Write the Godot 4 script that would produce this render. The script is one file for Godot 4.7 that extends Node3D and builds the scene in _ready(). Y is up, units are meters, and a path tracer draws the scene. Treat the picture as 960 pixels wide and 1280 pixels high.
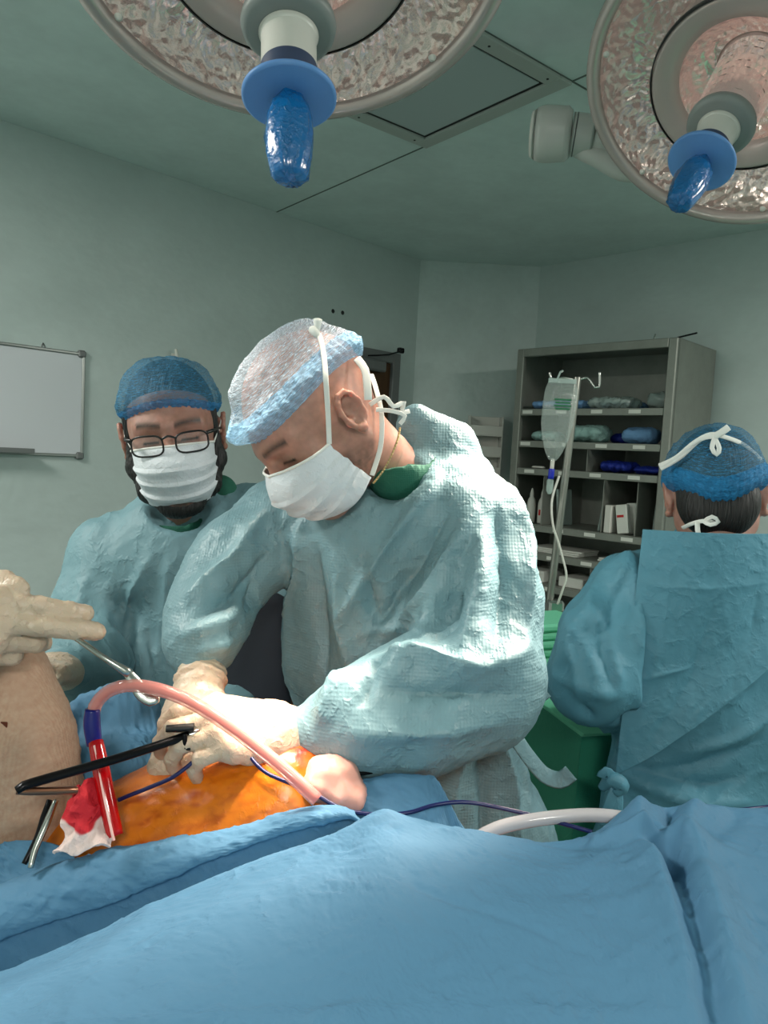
extends Node3D
# An operating theatre: two gowned surgeons at a draped patient, a gowned assistant with back turned, surgical lamps above.

# ---------------------------------------------------------------- surface collector
class Surf:
	var v := PackedVector3Array()
	var c := PackedColorArray()
	var t := PackedVector2Array()
	var i := PackedInt32Array()
	var tint := Color(1, 1, 1)
	func add(p: Vector3, uv := Vector2.ZERO) -> int:
		v.append(p); c.append(tint); t.append(uv)
		return v.size() - 1
	func tri(a: int, b: int, d: int) -> void:
		i.append(a); i.append(b); i.append(d)
	func quad(a: int, b: int, d: int, e: int) -> void:
		tri(a, b, d); tri(a, d, e)
	func normals() -> PackedVector3Array:
		var n := PackedVector3Array(); n.resize(v.size())
		for k in range(0, i.size(), 3):
			var a := v[i[k]]
			var f := (v[i[k + 2]] - a).cross(v[i[k + 1]] - a)
			n[i[k]] += f; n[i[k + 1]] += f; n[i[k + 2]] += f
		for k in n.size():
			n[k] = n[k].normalized() if n[k].length_squared() > 1e-24 else Vector3.UP
		return n
	func mesh() -> ArrayMesh:
		var arr := []; arr.resize(Mesh.ARRAY_MAX)
		arr[Mesh.ARRAY_VERTEX] = v; arr[Mesh.ARRAY_NORMAL] = normals(); arr[Mesh.ARRAY_COLOR] = c
		arr[Mesh.ARRAY_TEX_UV] = t; arr[Mesh.ARRAY_INDEX] = i
		var m := ArrayMesh.new()
		m.add_surface_from_arrays(Mesh.PRIMITIVE_TRIANGLES, arr)
		return m
	# moves every vertex along its normal by what f(position) gives
	func push(f: Callable) -> void:
		var n := normals()
		for k in v.size():
			v[k] += n[k] * float(f.call(v[k], n[k]))
	# evens out sharp voxel steps
	func soften(times := 1, amount := 0.5) -> void:
		for r in times:
			var sum := PackedVector3Array(); sum.resize(v.size())
			var cnt := PackedFloat32Array(); cnt.resize(v.size())
			for k in range(0, i.size(), 3):
				var a := i[k]
				var b := i[k + 1]
				var d := i[k + 2]
				sum[a] += v[b] + v[d]; sum[b] += v[a] + v[d]; sum[d] += v[a] + v[b]
				cnt[a] += 2.0; cnt[b] += 2.0; cnt[d] += 2.0
			for k in v.size():
				if cnt[k] > 0.0: v[k] = v[k].lerp(sum[k] / cnt[k], amount)
	func paint(f: Callable) -> void:
		for k in v.size():
			c[k] = f.call(v[k])
	func moved(x: Transform3D) -> Surf:
		for k in v.size(): v[k] = x * v[k]
		return self
	func join(o: Surf) -> Surf:
		var at := v.size()
		v.append_array(o.v); c.append_array(o.c); t.append_array(o.t)
		for k in o.i: i.append(k + at)
		return self
	# box with chamfered edges
	func box(s: Vector3, x := Transform3D.IDENTITY, b := 0.003) -> Surf:
		var h := s * 0.5
		b = minf(b, minf(h.x, minf(h.y, h.z)) * 0.6)
		var g := h - Vector3(b, b, b)
		for ax in 3:
			var u := (ax + 1) % 3
			var w := (ax + 2) % 3
			for sg in [-1.0, 1.0]:
				var q := []
				for k in [[-1, -1], [1, -1], [1, 1], [-1, 1]]:
					var p := Vector3.ZERO
					p[ax] = h[ax] * sg; p[u] = g[u] * k[0]; p[w] = g[w] * k[1]
					q.append(add(x * p))
				if sg > 0: quad(q[0], q[3], q[2], q[1])
				else: quad(q[0], q[1], q[2], q[3])
			for su in [-1.0, 1.0]:
				for sw in [-1.0, 1.0]:
					var q := []
					for e in [-1.0, 1.0]:
						var p := Vector3.ZERO
						p[ax] = g[ax] * e; p[u] = h[u] * su; p[w] = g[w] * sw
						var p2 := Vector3.ZERO
						p2[ax] = g[ax] * e; p2[u] = g[u] * su; p2[w] = h[w] * sw
						q.append(add(x * p)); q.append(add(x * p2))
					if su * sw > 0: quad(q[0], q[2], q[3], q[1])
					else: quad(q[0], q[1], q[3], q[2])
		for sx in [-1.0, 1.0]:
			for sy in [-1.0, 1.0]:
				for sz in [-1.0, 1.0]:
					var a := add(x * Vector3(h.x * sx, g.y * sy, g.z * sz))
					var d := add(x * Vector3(g.x * sx, h.y * sy, g.z * sz))
					var e := add(x * Vector3(g.x * sx, g.y * sy, h.z * sz))
					if sx * sy * sz > 0: tri(a, e, d)
					else: tri(a, d, e)
		return self
	# swept tube through points; ry flattens it along the hint direction
	func tube(pts: Array, r: Variant, sides := 10, step := 0.01, flat := 1.0, hint := Vector3.UP, caps := true) -> Surf:
		var path := []
		var rad := []
		for k in pts.size() - 1:
			var p0: Vector3 = pts[maxi(k - 1, 0)]
			var p1: Vector3 = pts[k]
			var p2: Vector3 = pts[k + 1]
			var p3: Vector3 = pts[mini(k + 2, pts.size() - 1)]
			var n := maxi(1, int(p1.distance_to(p2) / step))
			for j in n:
				var u := float(j) / n
				path.append(p1.cubic_interpolate(p2, p0, p3, u))
				rad.append(lerpf(r[k], r[k + 1], smoothstep(0, 1, u)) if r is Array else float(r))
		path.append(pts[-1]); rad.append(r[-1] if r is Array else float(r))
		var prev := hint
		var first := v.size()
		for k in path.size():
			var d: Vector3 = (path[mini(k + 1, path.size() - 1)] - path[maxi(k - 1, 0)]).normalized()
			var up := (prev - d * prev.dot(d))
			up = up.normalized() if up.length() > 1e-4 else d.cross(Vector3(0.3, 0.7, 0.2)).normalized()
			if flat == 1.0: prev = up
			var side := d.cross(up)
			for s in sides:
				var a := TAU * s / sides
				add(path[k] + (side * cos(a) + up * sin(a) * flat) * rad[k], Vector2(float(s) / sides, float(k) / path.size()))
		for k in path.size() - 1:
			for s in sides:
				var a := first + k * sides + s
				var b := first + k * sides + (s + 1) % sides
				quad(a, b, b + sides, a + sides)
		if caps:
			for e in [0, path.size() - 1]:
				var m := add(path[e])
				for s in sides:
					var a: int = first + e * sides + s
					var b: int = first + e * sides + (s + 1) % sides
					if e == 0: tri(m, b, a)
					else: tri(m, a, b)
		return self
	# lathed profile: Vector2(radius, height) about y
	func lathe(prof: Array, seg := 48, x := Transform3D.IDENTITY, sharp := false) -> Surf:
		if sharp:
			for k in prof.size() - 1:
				lathe([prof[k], prof[k + 1]], seg, x)
			return self
		var first := v.size()
		for k in prof.size():
			for s in seg:
				var a := TAU * s / seg
				add(x * Vector3(cos(a) * prof[k].x, prof[k].y, sin(a) * prof[k].x), Vector2(float(s) / seg, float(k) / prof.size()))
		for k in prof.size() - 1:
			for s in seg:
				var a := first + k * seg + s
				var b := first + k * seg + (s + 1) % seg
				quad(a, b, b + seg, a + seg)
		return self
	# surface through a net of control points
	func sheet(net: Array, nu: int, nv: int) -> Surf:
		var rows: int = net.size()
		var cols: int = net[0].size()
		var first := v.size()
		for b in nv + 1:
			var fv := float(b) / nv * (rows - 1)
			var rk := mini(int(fv), rows - 2)
			var line := []
			for k in cols:
				line.append((net[rk][k] as Vector3).cubic_interpolate(net[rk + 1][k], net[maxi(rk - 1, 0)][k], net[mini(rk + 2, rows - 1)][k], fv - rk))
			for a in nu + 1:
				var fu := float(a) / nu * (cols - 1)
				var ck := mini(int(fu), cols - 2)
				add((line[ck] as Vector3).cubic_interpolate(line[ck + 1], line[maxi(ck - 1, 0)], line[mini(ck + 2, cols - 1)], fu - ck), Vector2(float(a) / nu, float(b) / nv))
		for b in nv:
			for a in nu:
				var q := first + b * (nu + 1) + a
				quad(q, q + 1, q + nu + 2, q + nu + 1)
		return self
	# gives an open sheet a back face and a rim
	func thicken(th: float) -> Surf:
		var n := normals()
		var m := v.size()
		var edges := {}
		for k in range(0, i.size(), 3):
			for e in [[0, 1], [1, 2], [2, 0]]:
				var a := i[k + e[0]]
				var b := i[k + e[1]]
				var back := b * m + a
				if edges.has(back): edges.erase(back)
				else: edges[a * m + b] = true
		var faces := i.duplicate()
		for k in m:
			v.append(v[k] - n[k] * th); c.append(c[k]); t.append(t[k])
		for k in range(0, faces.size(), 3):
			tri(faces[k] + m, faces[k + 2] + m, faces[k + 1] + m)
		for e: int in edges:
			var a: int = e / m
			var b: int = e % m
			quad(a, a + m, b + m, b)
		return self

# ---------------------------------------------------------------- smooth-union field of tapered capsules, meshed as surface nets
class Field:
	var A := PackedVector3Array()
	var BA := PackedVector3Array()
	var IL := PackedFloat32Array()
	var RA := PackedFloat32Array()
	var DR := PackedFloat32Array()
	var K := PackedFloat32Array()
	var SG := PackedInt32Array()
	var N1 := PackedVector3Array()
	var S1 := PackedFloat32Array()
	var N2 := PackedVector3Array()
	var S2 := PackedFloat32Array()
	var lo := Vector3(1e9, 1e9, 1e9)
	var hi := Vector3(-1e9, -1e9, -1e9)
	func cap(a: Vector3, b: Vector3, ra: float, rb: float, k := 0.03, n1 := Vector3.ZERO, s1 := 1.0, n2 := Vector3.ZERO, s2 := 1.0, sg := 1) -> Field:
		A.append(a); BA.append(b - a)
		var l := (b - a).length_squared()
		IL.append(1.0 / l if l > 1e-12 else 0.0)
		RA.append(ra); DR.append(rb - ra); K.append(k); SG.append(sg)
		N1.append(n1.normalized()); S1.append(1.0 - 1.0 / s1); N2.append(n2.normalized()); S2.append(1.0 - 1.0 / s2)
		if sg > 0:
			var e := maxf(ra, rb) + k * 0.3
			var w := Vector3(e, e, e) + (n1.normalized().abs() * (s1 - 1.0) + n2.normalized().abs() * (s2 - 1.0)) * e
			lo = lo.min(a - w).min(b - w); hi = hi.max(a + w).max(b + w)
		return self
	func ball(a: Vector3, r: float, k := 0.03, n1 := Vector3.ZERO, s1 := 1.0, n2 := Vector3.ZERO, s2 := 1.0) -> Field:
		return cap(a, a, r, r, k, n1, s1, n2, s2)
	func chain(p: Array, r: Array, k := 0.03) -> Field:
		for j in p.size() - 1: cap(p[j], p[j + 1], r[j], r[j + 1], k)
		return self
	func cut(a: Vector3, b: Vector3, ra: float, rb: float, k := 0.01, n1 := Vector3.ZERO, s1 := 1.0, n2 := Vector3.ZERO, s2 := 1.0) -> Field:
		return cap(a, b, ra, rb, k, n1, s1, n2, s2, -1)
	func one(p: Vector3, j: int) -> float:
		var q := p - A[j]
		var t := clampf(q.dot(BA[j]) * IL[j], 0.0, 1.0)
		q -= BA[j] * t
		if S1[j] != 0.0:
			q -= N1[j] * (q.dot(N1[j]) * S1[j])
			if S2[j] != 0.0: q -= N2[j] * (q.dot(N2[j]) * S2[j])
		return q.length() - RA[j] - DR[j] * t
	func at(p: Vector3, use: PackedInt32Array) -> float:
		var d := 1e3
		for j in use:
			var q := p - A[j]
			var t := clampf(q.dot(BA[j]) * IL[j], 0.0, 1.0)
			q -= BA[j] * t
			if S1[j] != 0.0:
				q -= N1[j] * (q.dot(N1[j]) * S1[j])
				if S2[j] != 0.0: q -= N2[j] * (q.dot(N2[j]) * S2[j])
			var e := q.length() - RA[j] - DR[j] * t
			var k := K[j]
			if SG[j] > 0:
				var h := maxf(k - absf(d - e), 0.0)
				d = minf(d, e) - h * h * 0.25 / k
			else:
				e = -e
				var h := maxf(k - absf(d - e), 0.0)
				d = maxf(d, e) + h * h * 0.25 / k
		return d
	func surf(cell: float) -> Surf:
		var out := Surf.new()
		var all := PackedInt32Array(range(A.size()))
		var M := 6
		var bs := cell * M
		var org := lo - Vector3.ONE * cell * 2.0
		var nb := ((hi - org) / bs).ceil() + Vector3.ONE
		var half := bs * 0.87
		var blocks := {}
		for bz in int(nb.z):
			for by in int(nb.y):
				for bx in int(nb.x):
					var mid := org + Vector3(bx + 0.5, by + 0.5, bz + 0.5) * bs
					var use := PackedInt32Array()
					var d := 1e3
					for j in all:
						var e := one(mid, j)
						var k := K[j]
						if SG[j] > 0:
							var h := maxf(k - absf(d - e), 0.0)
							d = minf(d, e) - h * h * 0.25 / k
							if e < half * 1.3 + k: use.append(j)
						else:
							var h := maxf(k - absf(d + e), 0.0)
							d = maxf(d, -e) + h * h * 0.25 / k
							if e < half * 1.3 + k: use.append(j)
					if absf(d) > half * 1.25 + 0.004 or use.is_empty(): continue
					var vals := PackedFloat32Array(); vals.resize((M + 1) * (M + 1) * (M + 1))
					var base := org + Vector3(bx, by, bz) * bs
					var w := 0
					var neg := false
					var pos := false
					for z in M + 1:
						for y in M + 1:
							for x in M + 1:
								var e := at(base + Vector3(x, y, z) * cell, use)
								vals[w] = e; w += 1
								if e < 0.0: neg = true
								else: pos = true
					if neg and pos: blocks[Vector3i(bx, by, bz)] = vals
		var ids := {}
		var off := [0, 1, 7, 8, 49, 50, 56, 57]
		for b: Vector3i in blocks:
			var vals: PackedFloat32Array = blocks[b]
			var id := PackedInt32Array(); id.resize(216); id.fill(-1)
			var base := org + Vector3(b) * bs
			for z in 6:
				for y in 6:
					for x in 6:
						var o := x + y * 7 + z * 49
						var m := 0
						for q in 8:
							if vals[o + off[q]] < 0.0: m += 1
						if m == 0 or m == 8: continue
						var s := Vector3.ZERO
						var cnt := 0
						for q in 8:
							for ax in 3:
								if q & (1 << ax): continue
								var v0 := vals[o + off[q]]
								var v1 := vals[o + off[q | (1 << ax)]]
								if (v0 < 0.0) == (v1 < 0.0): continue
								var p := Vector3(q & 1, (q >> 1) & 1, (q >> 2) & 1)
								p[ax] += v0 / (v0 - v1)
								s += p; cnt += 1
						id[x + y * 6 + z * 36] = out.add(base + (Vector3(x, y, z) + s / cnt) * cell)
			ids[b] = id
		for b: Vector3i in blocks:
			var vals: PackedFloat32Array = blocks[b]
			for z in 6:
				for y in 6:
					for x in 6:
						var o := x + y * 7 + z * 49
						var s0 := vals[o] < 0.0
						for ax in 3:
							if (vals[o + [1, 7, 49][ax]] < 0.0) == s0: continue
							var q := PackedInt32Array()
							for k in [[0, 0], [1, 0], [1, 1], [0, 1]]:
								var cc := [x, y, z]
								cc[(ax + 1) % 3] -= k[0]; cc[(ax + 2) % 3] -= k[1]
								var bb := b
								for e in 3:
									if cc[e] < 0: cc[e] += 6; bb[e] -= 1
								if not ids.has(bb): break
								var got: int = ids[bb][cc[0] + cc[1] * 6 + cc[2] * 36]
								if got < 0: break
								q.append(got)
							if q.size() < 4: continue
							if s0: out.quad(q[0], q[3], q[2], q[1])
							else: out.quad(q[0], q[1], q[2], q[3])
		return out

# ---------------------------------------------------------------- scene helpers
var taken := {}
func numbered(called: String) -> String:
	if not taken.has(called):
		taken[called] = 0
		return called
	taken[called] += 1
	return "%s_%03d" % [called, taken[called]]
func part(called: String, what: Variant, m: Material, parent: Node = self, label := "") -> MeshInstance3D:
	var o := MeshInstance3D.new()
	o.mesh = what.mesh() if what is Surf else what
	o.name = numbered(called) if parent == self else called
	o.material_override = m
	o.cast_shadow = GeometryInstance3D.SHADOW_CASTING_SETTING_DOUBLE_SIDED
	parent.add_child(o, true)
	if label: o.set_meta("label", label)
	return o
func tag(o: Node, label: String, category: String, group := "") -> Node:
	o.set_meta("label", label); o.set_meta("category", category)
	if group: o.set_meta("group", group)
	return o
func thing(called: String, label: String, category: String, at := Vector3.ZERO, basis_ := Basis.IDENTITY, group := "") -> Node3D:
	var o := Node3D.new()
	o.name = numbered(called)
	add_child(o)
	o.transform = Transform3D(basis_, at)
	tag(o, label, category, group)
	return o
func struct(called: String, what: Variant, m: Material, parent: Node = self) -> MeshInstance3D:
	var o := part(called, what, m, parent)
	if parent == self: o.set_meta("kind", "structure")
	return o
func S() -> Surf: return Surf.new()
func T(p: Vector3, b := Basis.IDENTITY) -> Transform3D: return Transform3D(b, p)
func frame(fwd: Vector3, up: Vector3) -> Basis:
	var z := fwd.normalized()
	var x := up.cross(z).normalized()
	return Basis(x, z.cross(x), z)
func noise(freq: float, seed_ := 1, ridged := false, oct := 3, warp := 0.0) -> FastNoiseLite:
	var n := FastNoiseLite.new()
	n.seed = seed_; n.frequency = freq
	n.noise_type = FastNoiseLite.TYPE_SIMPLEX_SMOOTH
	n.fractal_type = FastNoiseLite.FRACTAL_RIDGED if ridged else FastNoiseLite.FRACTAL_FBM
	n.fractal_octaves = oct
	if warp > 0.0:
		n.domain_warp_enabled = true; n.domain_warp_amplitude = warp; n.domain_warp_frequency = freq * 1.3
	return n
# greyscale picture from f(x, y) -> 0..1, then as texture
func tex(w: int, h: int, f: Callable) -> ImageTexture:
	var im := Image.create(w, h, false, Image.FORMAT_RGBA8)
	for y in h:
		for x in w:
			im.set_pixel(x, y, f.call(x, y))
	return ImageTexture.create_from_image(im)
func mat(c: Color, rough := 0.6, metal := 0.0) -> StandardMaterial3D:
	var m := StandardMaterial3D.new()
	m.albedo_color = c; m.roughness = rough; m.metallic = metal
	m.cull_mode = BaseMaterial3D.CULL_DISABLED
	return m
func relief(m: StandardMaterial3D, t: Texture2D, cm: float, scale: float) -> StandardMaterial3D:
	m.heightmap_enabled = true; m.heightmap_texture = t; m.heightmap_scale = cm
	return tri(m, scale)
func tri(m: StandardMaterial3D, scale: float, stretch := Vector3.ONE) -> StandardMaterial3D:
	m.uv1_triplanar = true; m.uv1_scale = stretch * scale; m.uv1_triplanar_sharpness = 4.0
	return m
func see_through(m: StandardMaterial3D) -> StandardMaterial3D:
	m.transparency = BaseMaterial3D.TRANSPARENCY_ALPHA
	return m

var M := {}
var rng := RandomNumberGenerator.new()
const CEIL := 2.65
const CORNER_L := Vector3(0.135, 0, -4.411)
const CORNER_R := Vector3(0.839, 0, -4.411)
const LAMP_GLOW := 9.0
const LAMP_A := 10.5
const LAMP_B := 15.0
const PANEL := 5.9

func crease_texture(seed_: int, dimple: float, crease: float) -> ImageTexture:
	var a := noise(0.012, seed_, true, 3, 30.0).get_seamless_image(512, 512)
	var b := noise(0.006, seed_ + 7, false, 3).get_seamless_image(512, 512)
	return tex(512, 512, func(x, y):
		var r: float = a.get_pixel(x, y).r
		var h: float = crease * pow(r, 3.0) + 0.25 * b.get_pixel(x, y).r
		if dimple > 0.0:
			h += dimple * (0.5 + 0.5 * sin(TAU * (x + y) / 16.0) * sin(TAU * (x - y) / 16.0))
		h = clampf(h, 0, 1)
		return Color(h, h, h))

func materials() -> void:
	var fine := noise(0.05, 3, false, 4).get_seamless_image(512, 512)
	var broad := noise(0.008, 5, false, 4).get_seamless_image(512, 512)
	var paint_t := tex(512, 512, func(x, y):
		var k: float = 0.955 + 0.06 * (broad.get_pixel(x, y).r - 0.5) + 0.03 * (fine.get_pixel(x, y).r - 0.5)
		return Color(k, k, k))
	var paint_h := tex(512, 512, func(x, y):
		var k: float = 0.7 * broad.get_pixel(x, y).r + 0.3 * fine.get_pixel(x, y).r
		return Color(k, k, k))
	var wall := mat(Color(0.745, 0.795, 0.785), 0.38)
	wall.albedo_texture = paint_t
	relief(wall, paint_h, 0.35, 0.8); wall.uv1_world_triplanar = true
	M.wall = wall
	var ceil_ := mat(Color(0.83, 0.89, 0.88), 0.6)
	ceil_.albedo_texture = paint_t
	tri(ceil_, 0.7); M.ceiling = ceil_
	M.floor = relief(mat(Color(0.42, 0.50, 0.47), 0.35), paint_h, 0.05, 1.0)
	M.joint = mat(Color(0.36, 0.40, 0.38), 0.8)
	M.panel_frame = mat(Color(0.66, 0.68, 0.66), 0.5)
	M.panel_face = mat(Color(0.66, 0.70, 0.70), 0.4)
	M.black = mat(Color(0.03, 0.03, 0.035), 0.5)
	var brushed := tex(256, 256, func(x, y):
		var k: float = 0.9 + 0.2 * (fine.get_pixel(x * 2 % 512, y / 8).r - 0.5)
		return Color(k, k, k))
	M.cabinet = mat(Color(0.55, 0.56, 0.53), 0.42, 0.3)
	M.cabinet.albedo_texture = paint_t; tri(M.cabinet, 2.0)
	M.steel = mat(Color(0.72, 0.72, 0.70), 0.25, 1.0)
	M.dark_steel = mat(Color(0.10, 0.10, 0.11), 0.32, 0.8)
	M.brushed = mat(Color(0.62, 0.62, 0.59), 0.35, 0.9); M.brushed.albedo_texture = brushed; tri(M.brushed, 4.0)
	M.alu = mat(Color(0.60, 0.61, 0.60), 0.35, 0.8)
	M.board = mat(Color(0.80, 0.81, 0.83), 0.15)
	M.grey_plastic = mat(Color(0.42, 0.43, 0.43), 0.45)
	M.white_plastic = mat(Color(0.84, 0.83, 0.80), 0.35)
	M.lamp_body = mat(Color(0.74, 0.74, 0.72), 0.28)
	M.lamp_bezel = mat(Color(0.74, 0.68, 0.66), 0.35, 0.2)
	M.lamp_rim = mat(Color(0.78, 0.72, 0.70), 0.2, 0.4)
	M.lamp_hub = mat(Color(0.62, 0.60, 0.58), 0.35)
	var dents := noise(0.014, 63, false, 2, 14.0).get_seamless_image(512, 512)
	M.reflector = mat(Color(0.90, 0.82, 0.79), 0.22, 1.0)
	relief(M.reflector, tex(512, 512, func(x, y):
		var k: float = dents.get_pixel(x, y).r
		return Color(k, k, k)), 0.8, 4.5)
	M.reflector.emission_enabled = true; M.reflector.emission = Color(1.0, 0.90, 0.86); M.reflector.emission_energy_multiplier = 0.06
	M.reflector.cull_mode = BaseMaterial3D.CULL_DISABLED
	M.cover = see_through(mat(Color(0.9, 0.9, 0.88, 0.07), 0.04))
	M.facet_glow = mat(Color(0.9, 0.85, 0.8), 0.2)
	M.facet_glow.emission_enabled = true
	M.facet_glow.emission = Color(1.0, 0.92, 0.86)
	M.facet_glow.emission_energy_multiplier = 0.5
	M.crystal = mat(Color(0.90, 0.84, 0.81), 0.12, 1.0)
	M.crystal.emission_enabled = true; M.crystal.emission = Color(1.0, 0.92, 0.88); M.crystal.emission_energy_multiplier = 0.12
	M.socket_band = mat(Color(0.22, 0.27, 0.38), 0.5)
	M.hub_plate = mat(Color(0.52, 0.54, 0.53), 0.45)
	M.flange = mat(Color(0.40, 0.59, 0.83), 0.4)
	M.handle_cover = mat(Color(0.0, 0.40, 0.66), 0.16)
	M.handle_cover.clearcoat_enabled = true; M.handle_cover.clearcoat = 0.6; M.handle_cover.clearcoat_roughness = 0.08
	relief(M.handle_cover, crease_texture(61, 0.0, 0.8), 0.25, 9.0)
	M.wood = mat(Color(0.36, 0.24, 0.13), 0.45)
	M.wood.albedo_texture = tex(256, 256, func(x, y):
		var k: float = 0.8 + 0.35 * (fine.get_pixel(x * 2 % 512, y / 6).r - 0.5)
		return Color(k, k, k))
	tri(M.wood, 1.5)
	M.gown = relief(mat(Color(0.455, 0.585, 0.62), 0.45), crease_texture(11, 0.12, 0.8), 0.24, 3.6)
	M.gown_plain = relief(mat(Color(0.41, 0.55, 0.585), 0.58), crease_texture(13, 0.0, 0.9), 0.24, 2.4)
	M.gown_back = relief(mat(Color(0.33, 0.555, 0.635), 0.6), crease_texture(17, 0.0, 0.8), 0.18, 2.4)
	M.scrub = relief(mat(Color(0.10, 0.36, 0.29), 0.85), crease_texture(19, 0.2, 0.4), 0.12, 6.0)
	M.drape = relief(mat(Color(0.30, 0.485, 0.61), 0.75), crease_texture(23, 0.0, 0.55), 0.22, 2.2)
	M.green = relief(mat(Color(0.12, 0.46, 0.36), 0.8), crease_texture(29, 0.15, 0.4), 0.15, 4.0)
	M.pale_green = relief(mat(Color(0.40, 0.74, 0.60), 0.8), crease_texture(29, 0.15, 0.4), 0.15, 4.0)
	var skin_spots := noise(0.03, 31, false, 4).get_seamless_image(256, 256)
	M.skin = mat(Color(1, 1, 1), 0.48)
	M.skin.vertex_color_use_as_albedo = true
	M.skin.albedo_texture = tex(256, 256, func(x, y):
		var k: float = 0.93 + 0.10 * (skin_spots.get_pixel(x, y).r - 0.5)
		return Color(k, k * (0.98 + 0.02 * skin_spots.get_pixel(y, x).r), k))
	tri(M.skin, 9.0)
	M.skin.subsurf_scatter_enabled = true; M.skin.subsurf_scatter_strength = 0.3
	M.glove = relief(mat(Color(0.79, 0.70, 0.61), 0.38), crease_texture(37, 0.0, 0.7), 0.16, 9.0)
	M.glove.subsurf_scatter_enabled = true; M.glove.subsurf_scatter_strength = 0.12
	M.hair = mat(Color(0.035, 0.028, 0.025), 0.55)
	var strands := noise(0.02, 41, false, 3).get_seamless_image(256, 256)
	relief(M.hair, tex(256, 256, func(x, y):
		var k: float = strands.get_pixel(x * 4 % 256, y / 3).r
		return Color(k, k, k)), 0.25, 12.0)
	# thin nonwoven of the caps: dense fibres and gathers are more opaque than the rest
	var web := noise(0.016, 43, true, 3, 26.0).get_seamless_image(512, 512)
	var web2 := noise(0.05, 44, true, 2, 8.0).get_seamless_image(512, 512)
	var cap_tex := func(lo: float, hi_: float) -> ImageTexture:
		return tex(512, 512, func(x, y):
			var k: float = pow(web.get_pixel(x / 3, (y * 2) % 512).r, 5.0) * 1.7 + pow(web2.get_pixel(x / 3, y).r, 4.0) * 0.5 + 0.10 * web2.get_pixel((x * 3) % 512, (y * 5) % 512).r
			return Color(1, 1, 1, clampf(lerpf(lo, hi_, k), 0, 1)))
	var cap_h := crease_texture(47, 0.0, 0.9)
	M.cap_white = see_through(relief(mat(Color(0.80, 0.88, 0.95), 0.7), cap_h, 0.12, 7.0)); M.cap_white.albedo_texture = cap_tex.call(0.12, 0.85)
	M.cap_white_band = see_through(relief(mat(Color(0.60, 0.80, 0.94), 0.7), cap_h, 0.25, 10.0)); M.cap_white_band.albedo_texture = cap_tex.call(0.42, 0.97)
	M.cap_blue = see_through(relief(mat(Color(0.22, 0.48, 0.62), 0.75), cap_h, 0.12, 7.0)); M.cap_blue.albedo_texture = cap_tex.call(0.28, 0.85)
	M.cap_blue_band = see_through(relief(mat(Color(0.16, 0.50, 0.72), 0.75), cap_h, 0.3, 12.0)); M.cap_blue_band.albedo_texture = cap_tex.call(0.6, 0.97)
	M.cap_bright = see_through(relief(mat(Color(0.10, 0.50, 0.72), 0.75), cap_h, 0.3, 8.0)); M.cap_bright.albedo_texture = cap_tex.call(0.55, 0.97)
	for q in [M.cap_white, M.cap_white_band, M.cap_blue, M.cap_blue_band, M.cap_bright]:
		q.uv1_triplanar = false; q.uv1_scale = Vector3(2, 2, 1)
	M.mask = relief(mat(Color(0.82, 0.84, 0.86), 0.75), crease_texture(53, 0.0, 0.7), 0.12, 9.0)
	M.tie = mat(Color(0.90, 0.90, 0.88), 0.75)
	M.gold = mat(Color(0.80, 0.70, 0.50), 0.3, 1.0)
	M.spectacle = mat(Color(0.04, 0.035, 0.035), 0.35)
	M.lens = see_through(mat(Color(0.95, 0.95, 0.95, 0.06), 0.03))
	M.blue_wire = mat(Color(0.03, 0.07, 0.30), 0.35)
	M.blue_pack = relief(mat(Color(0.07, 0.16, 0.55), 0.6), crease_texture(59, 0.0, 0.6), 0.2, 6.0)
	M.paper = mat(Color(0.86, 0.86, 0.83), 0.7)
	M.clear_pack = see_through(mat(Color(0.75, 0.82, 0.80, 0.55), 0.15))
	M.clear_soft = see_through(relief(mat(Color(0.85, 0.90, 0.88, 0.20), 0.06), cap_h, 0.4, 8.0))
	M.pale_cloth = relief(mat(Color(0.60, 0.74, 0.72), 0.8), cap_h, 0.3, 6.0)
	M.sky_pack = relief(mat(Color(0.45, 0.62, 0.80), 0.7), cap_h, 0.3, 6.0)
	M.red_ink = mat(Color(0.75, 0.15, 0.15), 0.7)

func quad_slab(a: Vector3, b: Vector3, y0: float, y1: float, out: Vector3, th := 0.12) -> Surf:
	var s := S()
	var mid := (a + b) * 0.5 + out * -th * 0.5
	var d := (b - a)
	mid.y = (y0 + y1) * 0.5
	var x := d.normalized()
	return s.box(Vector3(d.length() + 0.2, y1 - y0, th), Transform3D(Basis(x, Vector3.UP, x.cross(Vector3.UP)), mid), 0.001)

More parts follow.
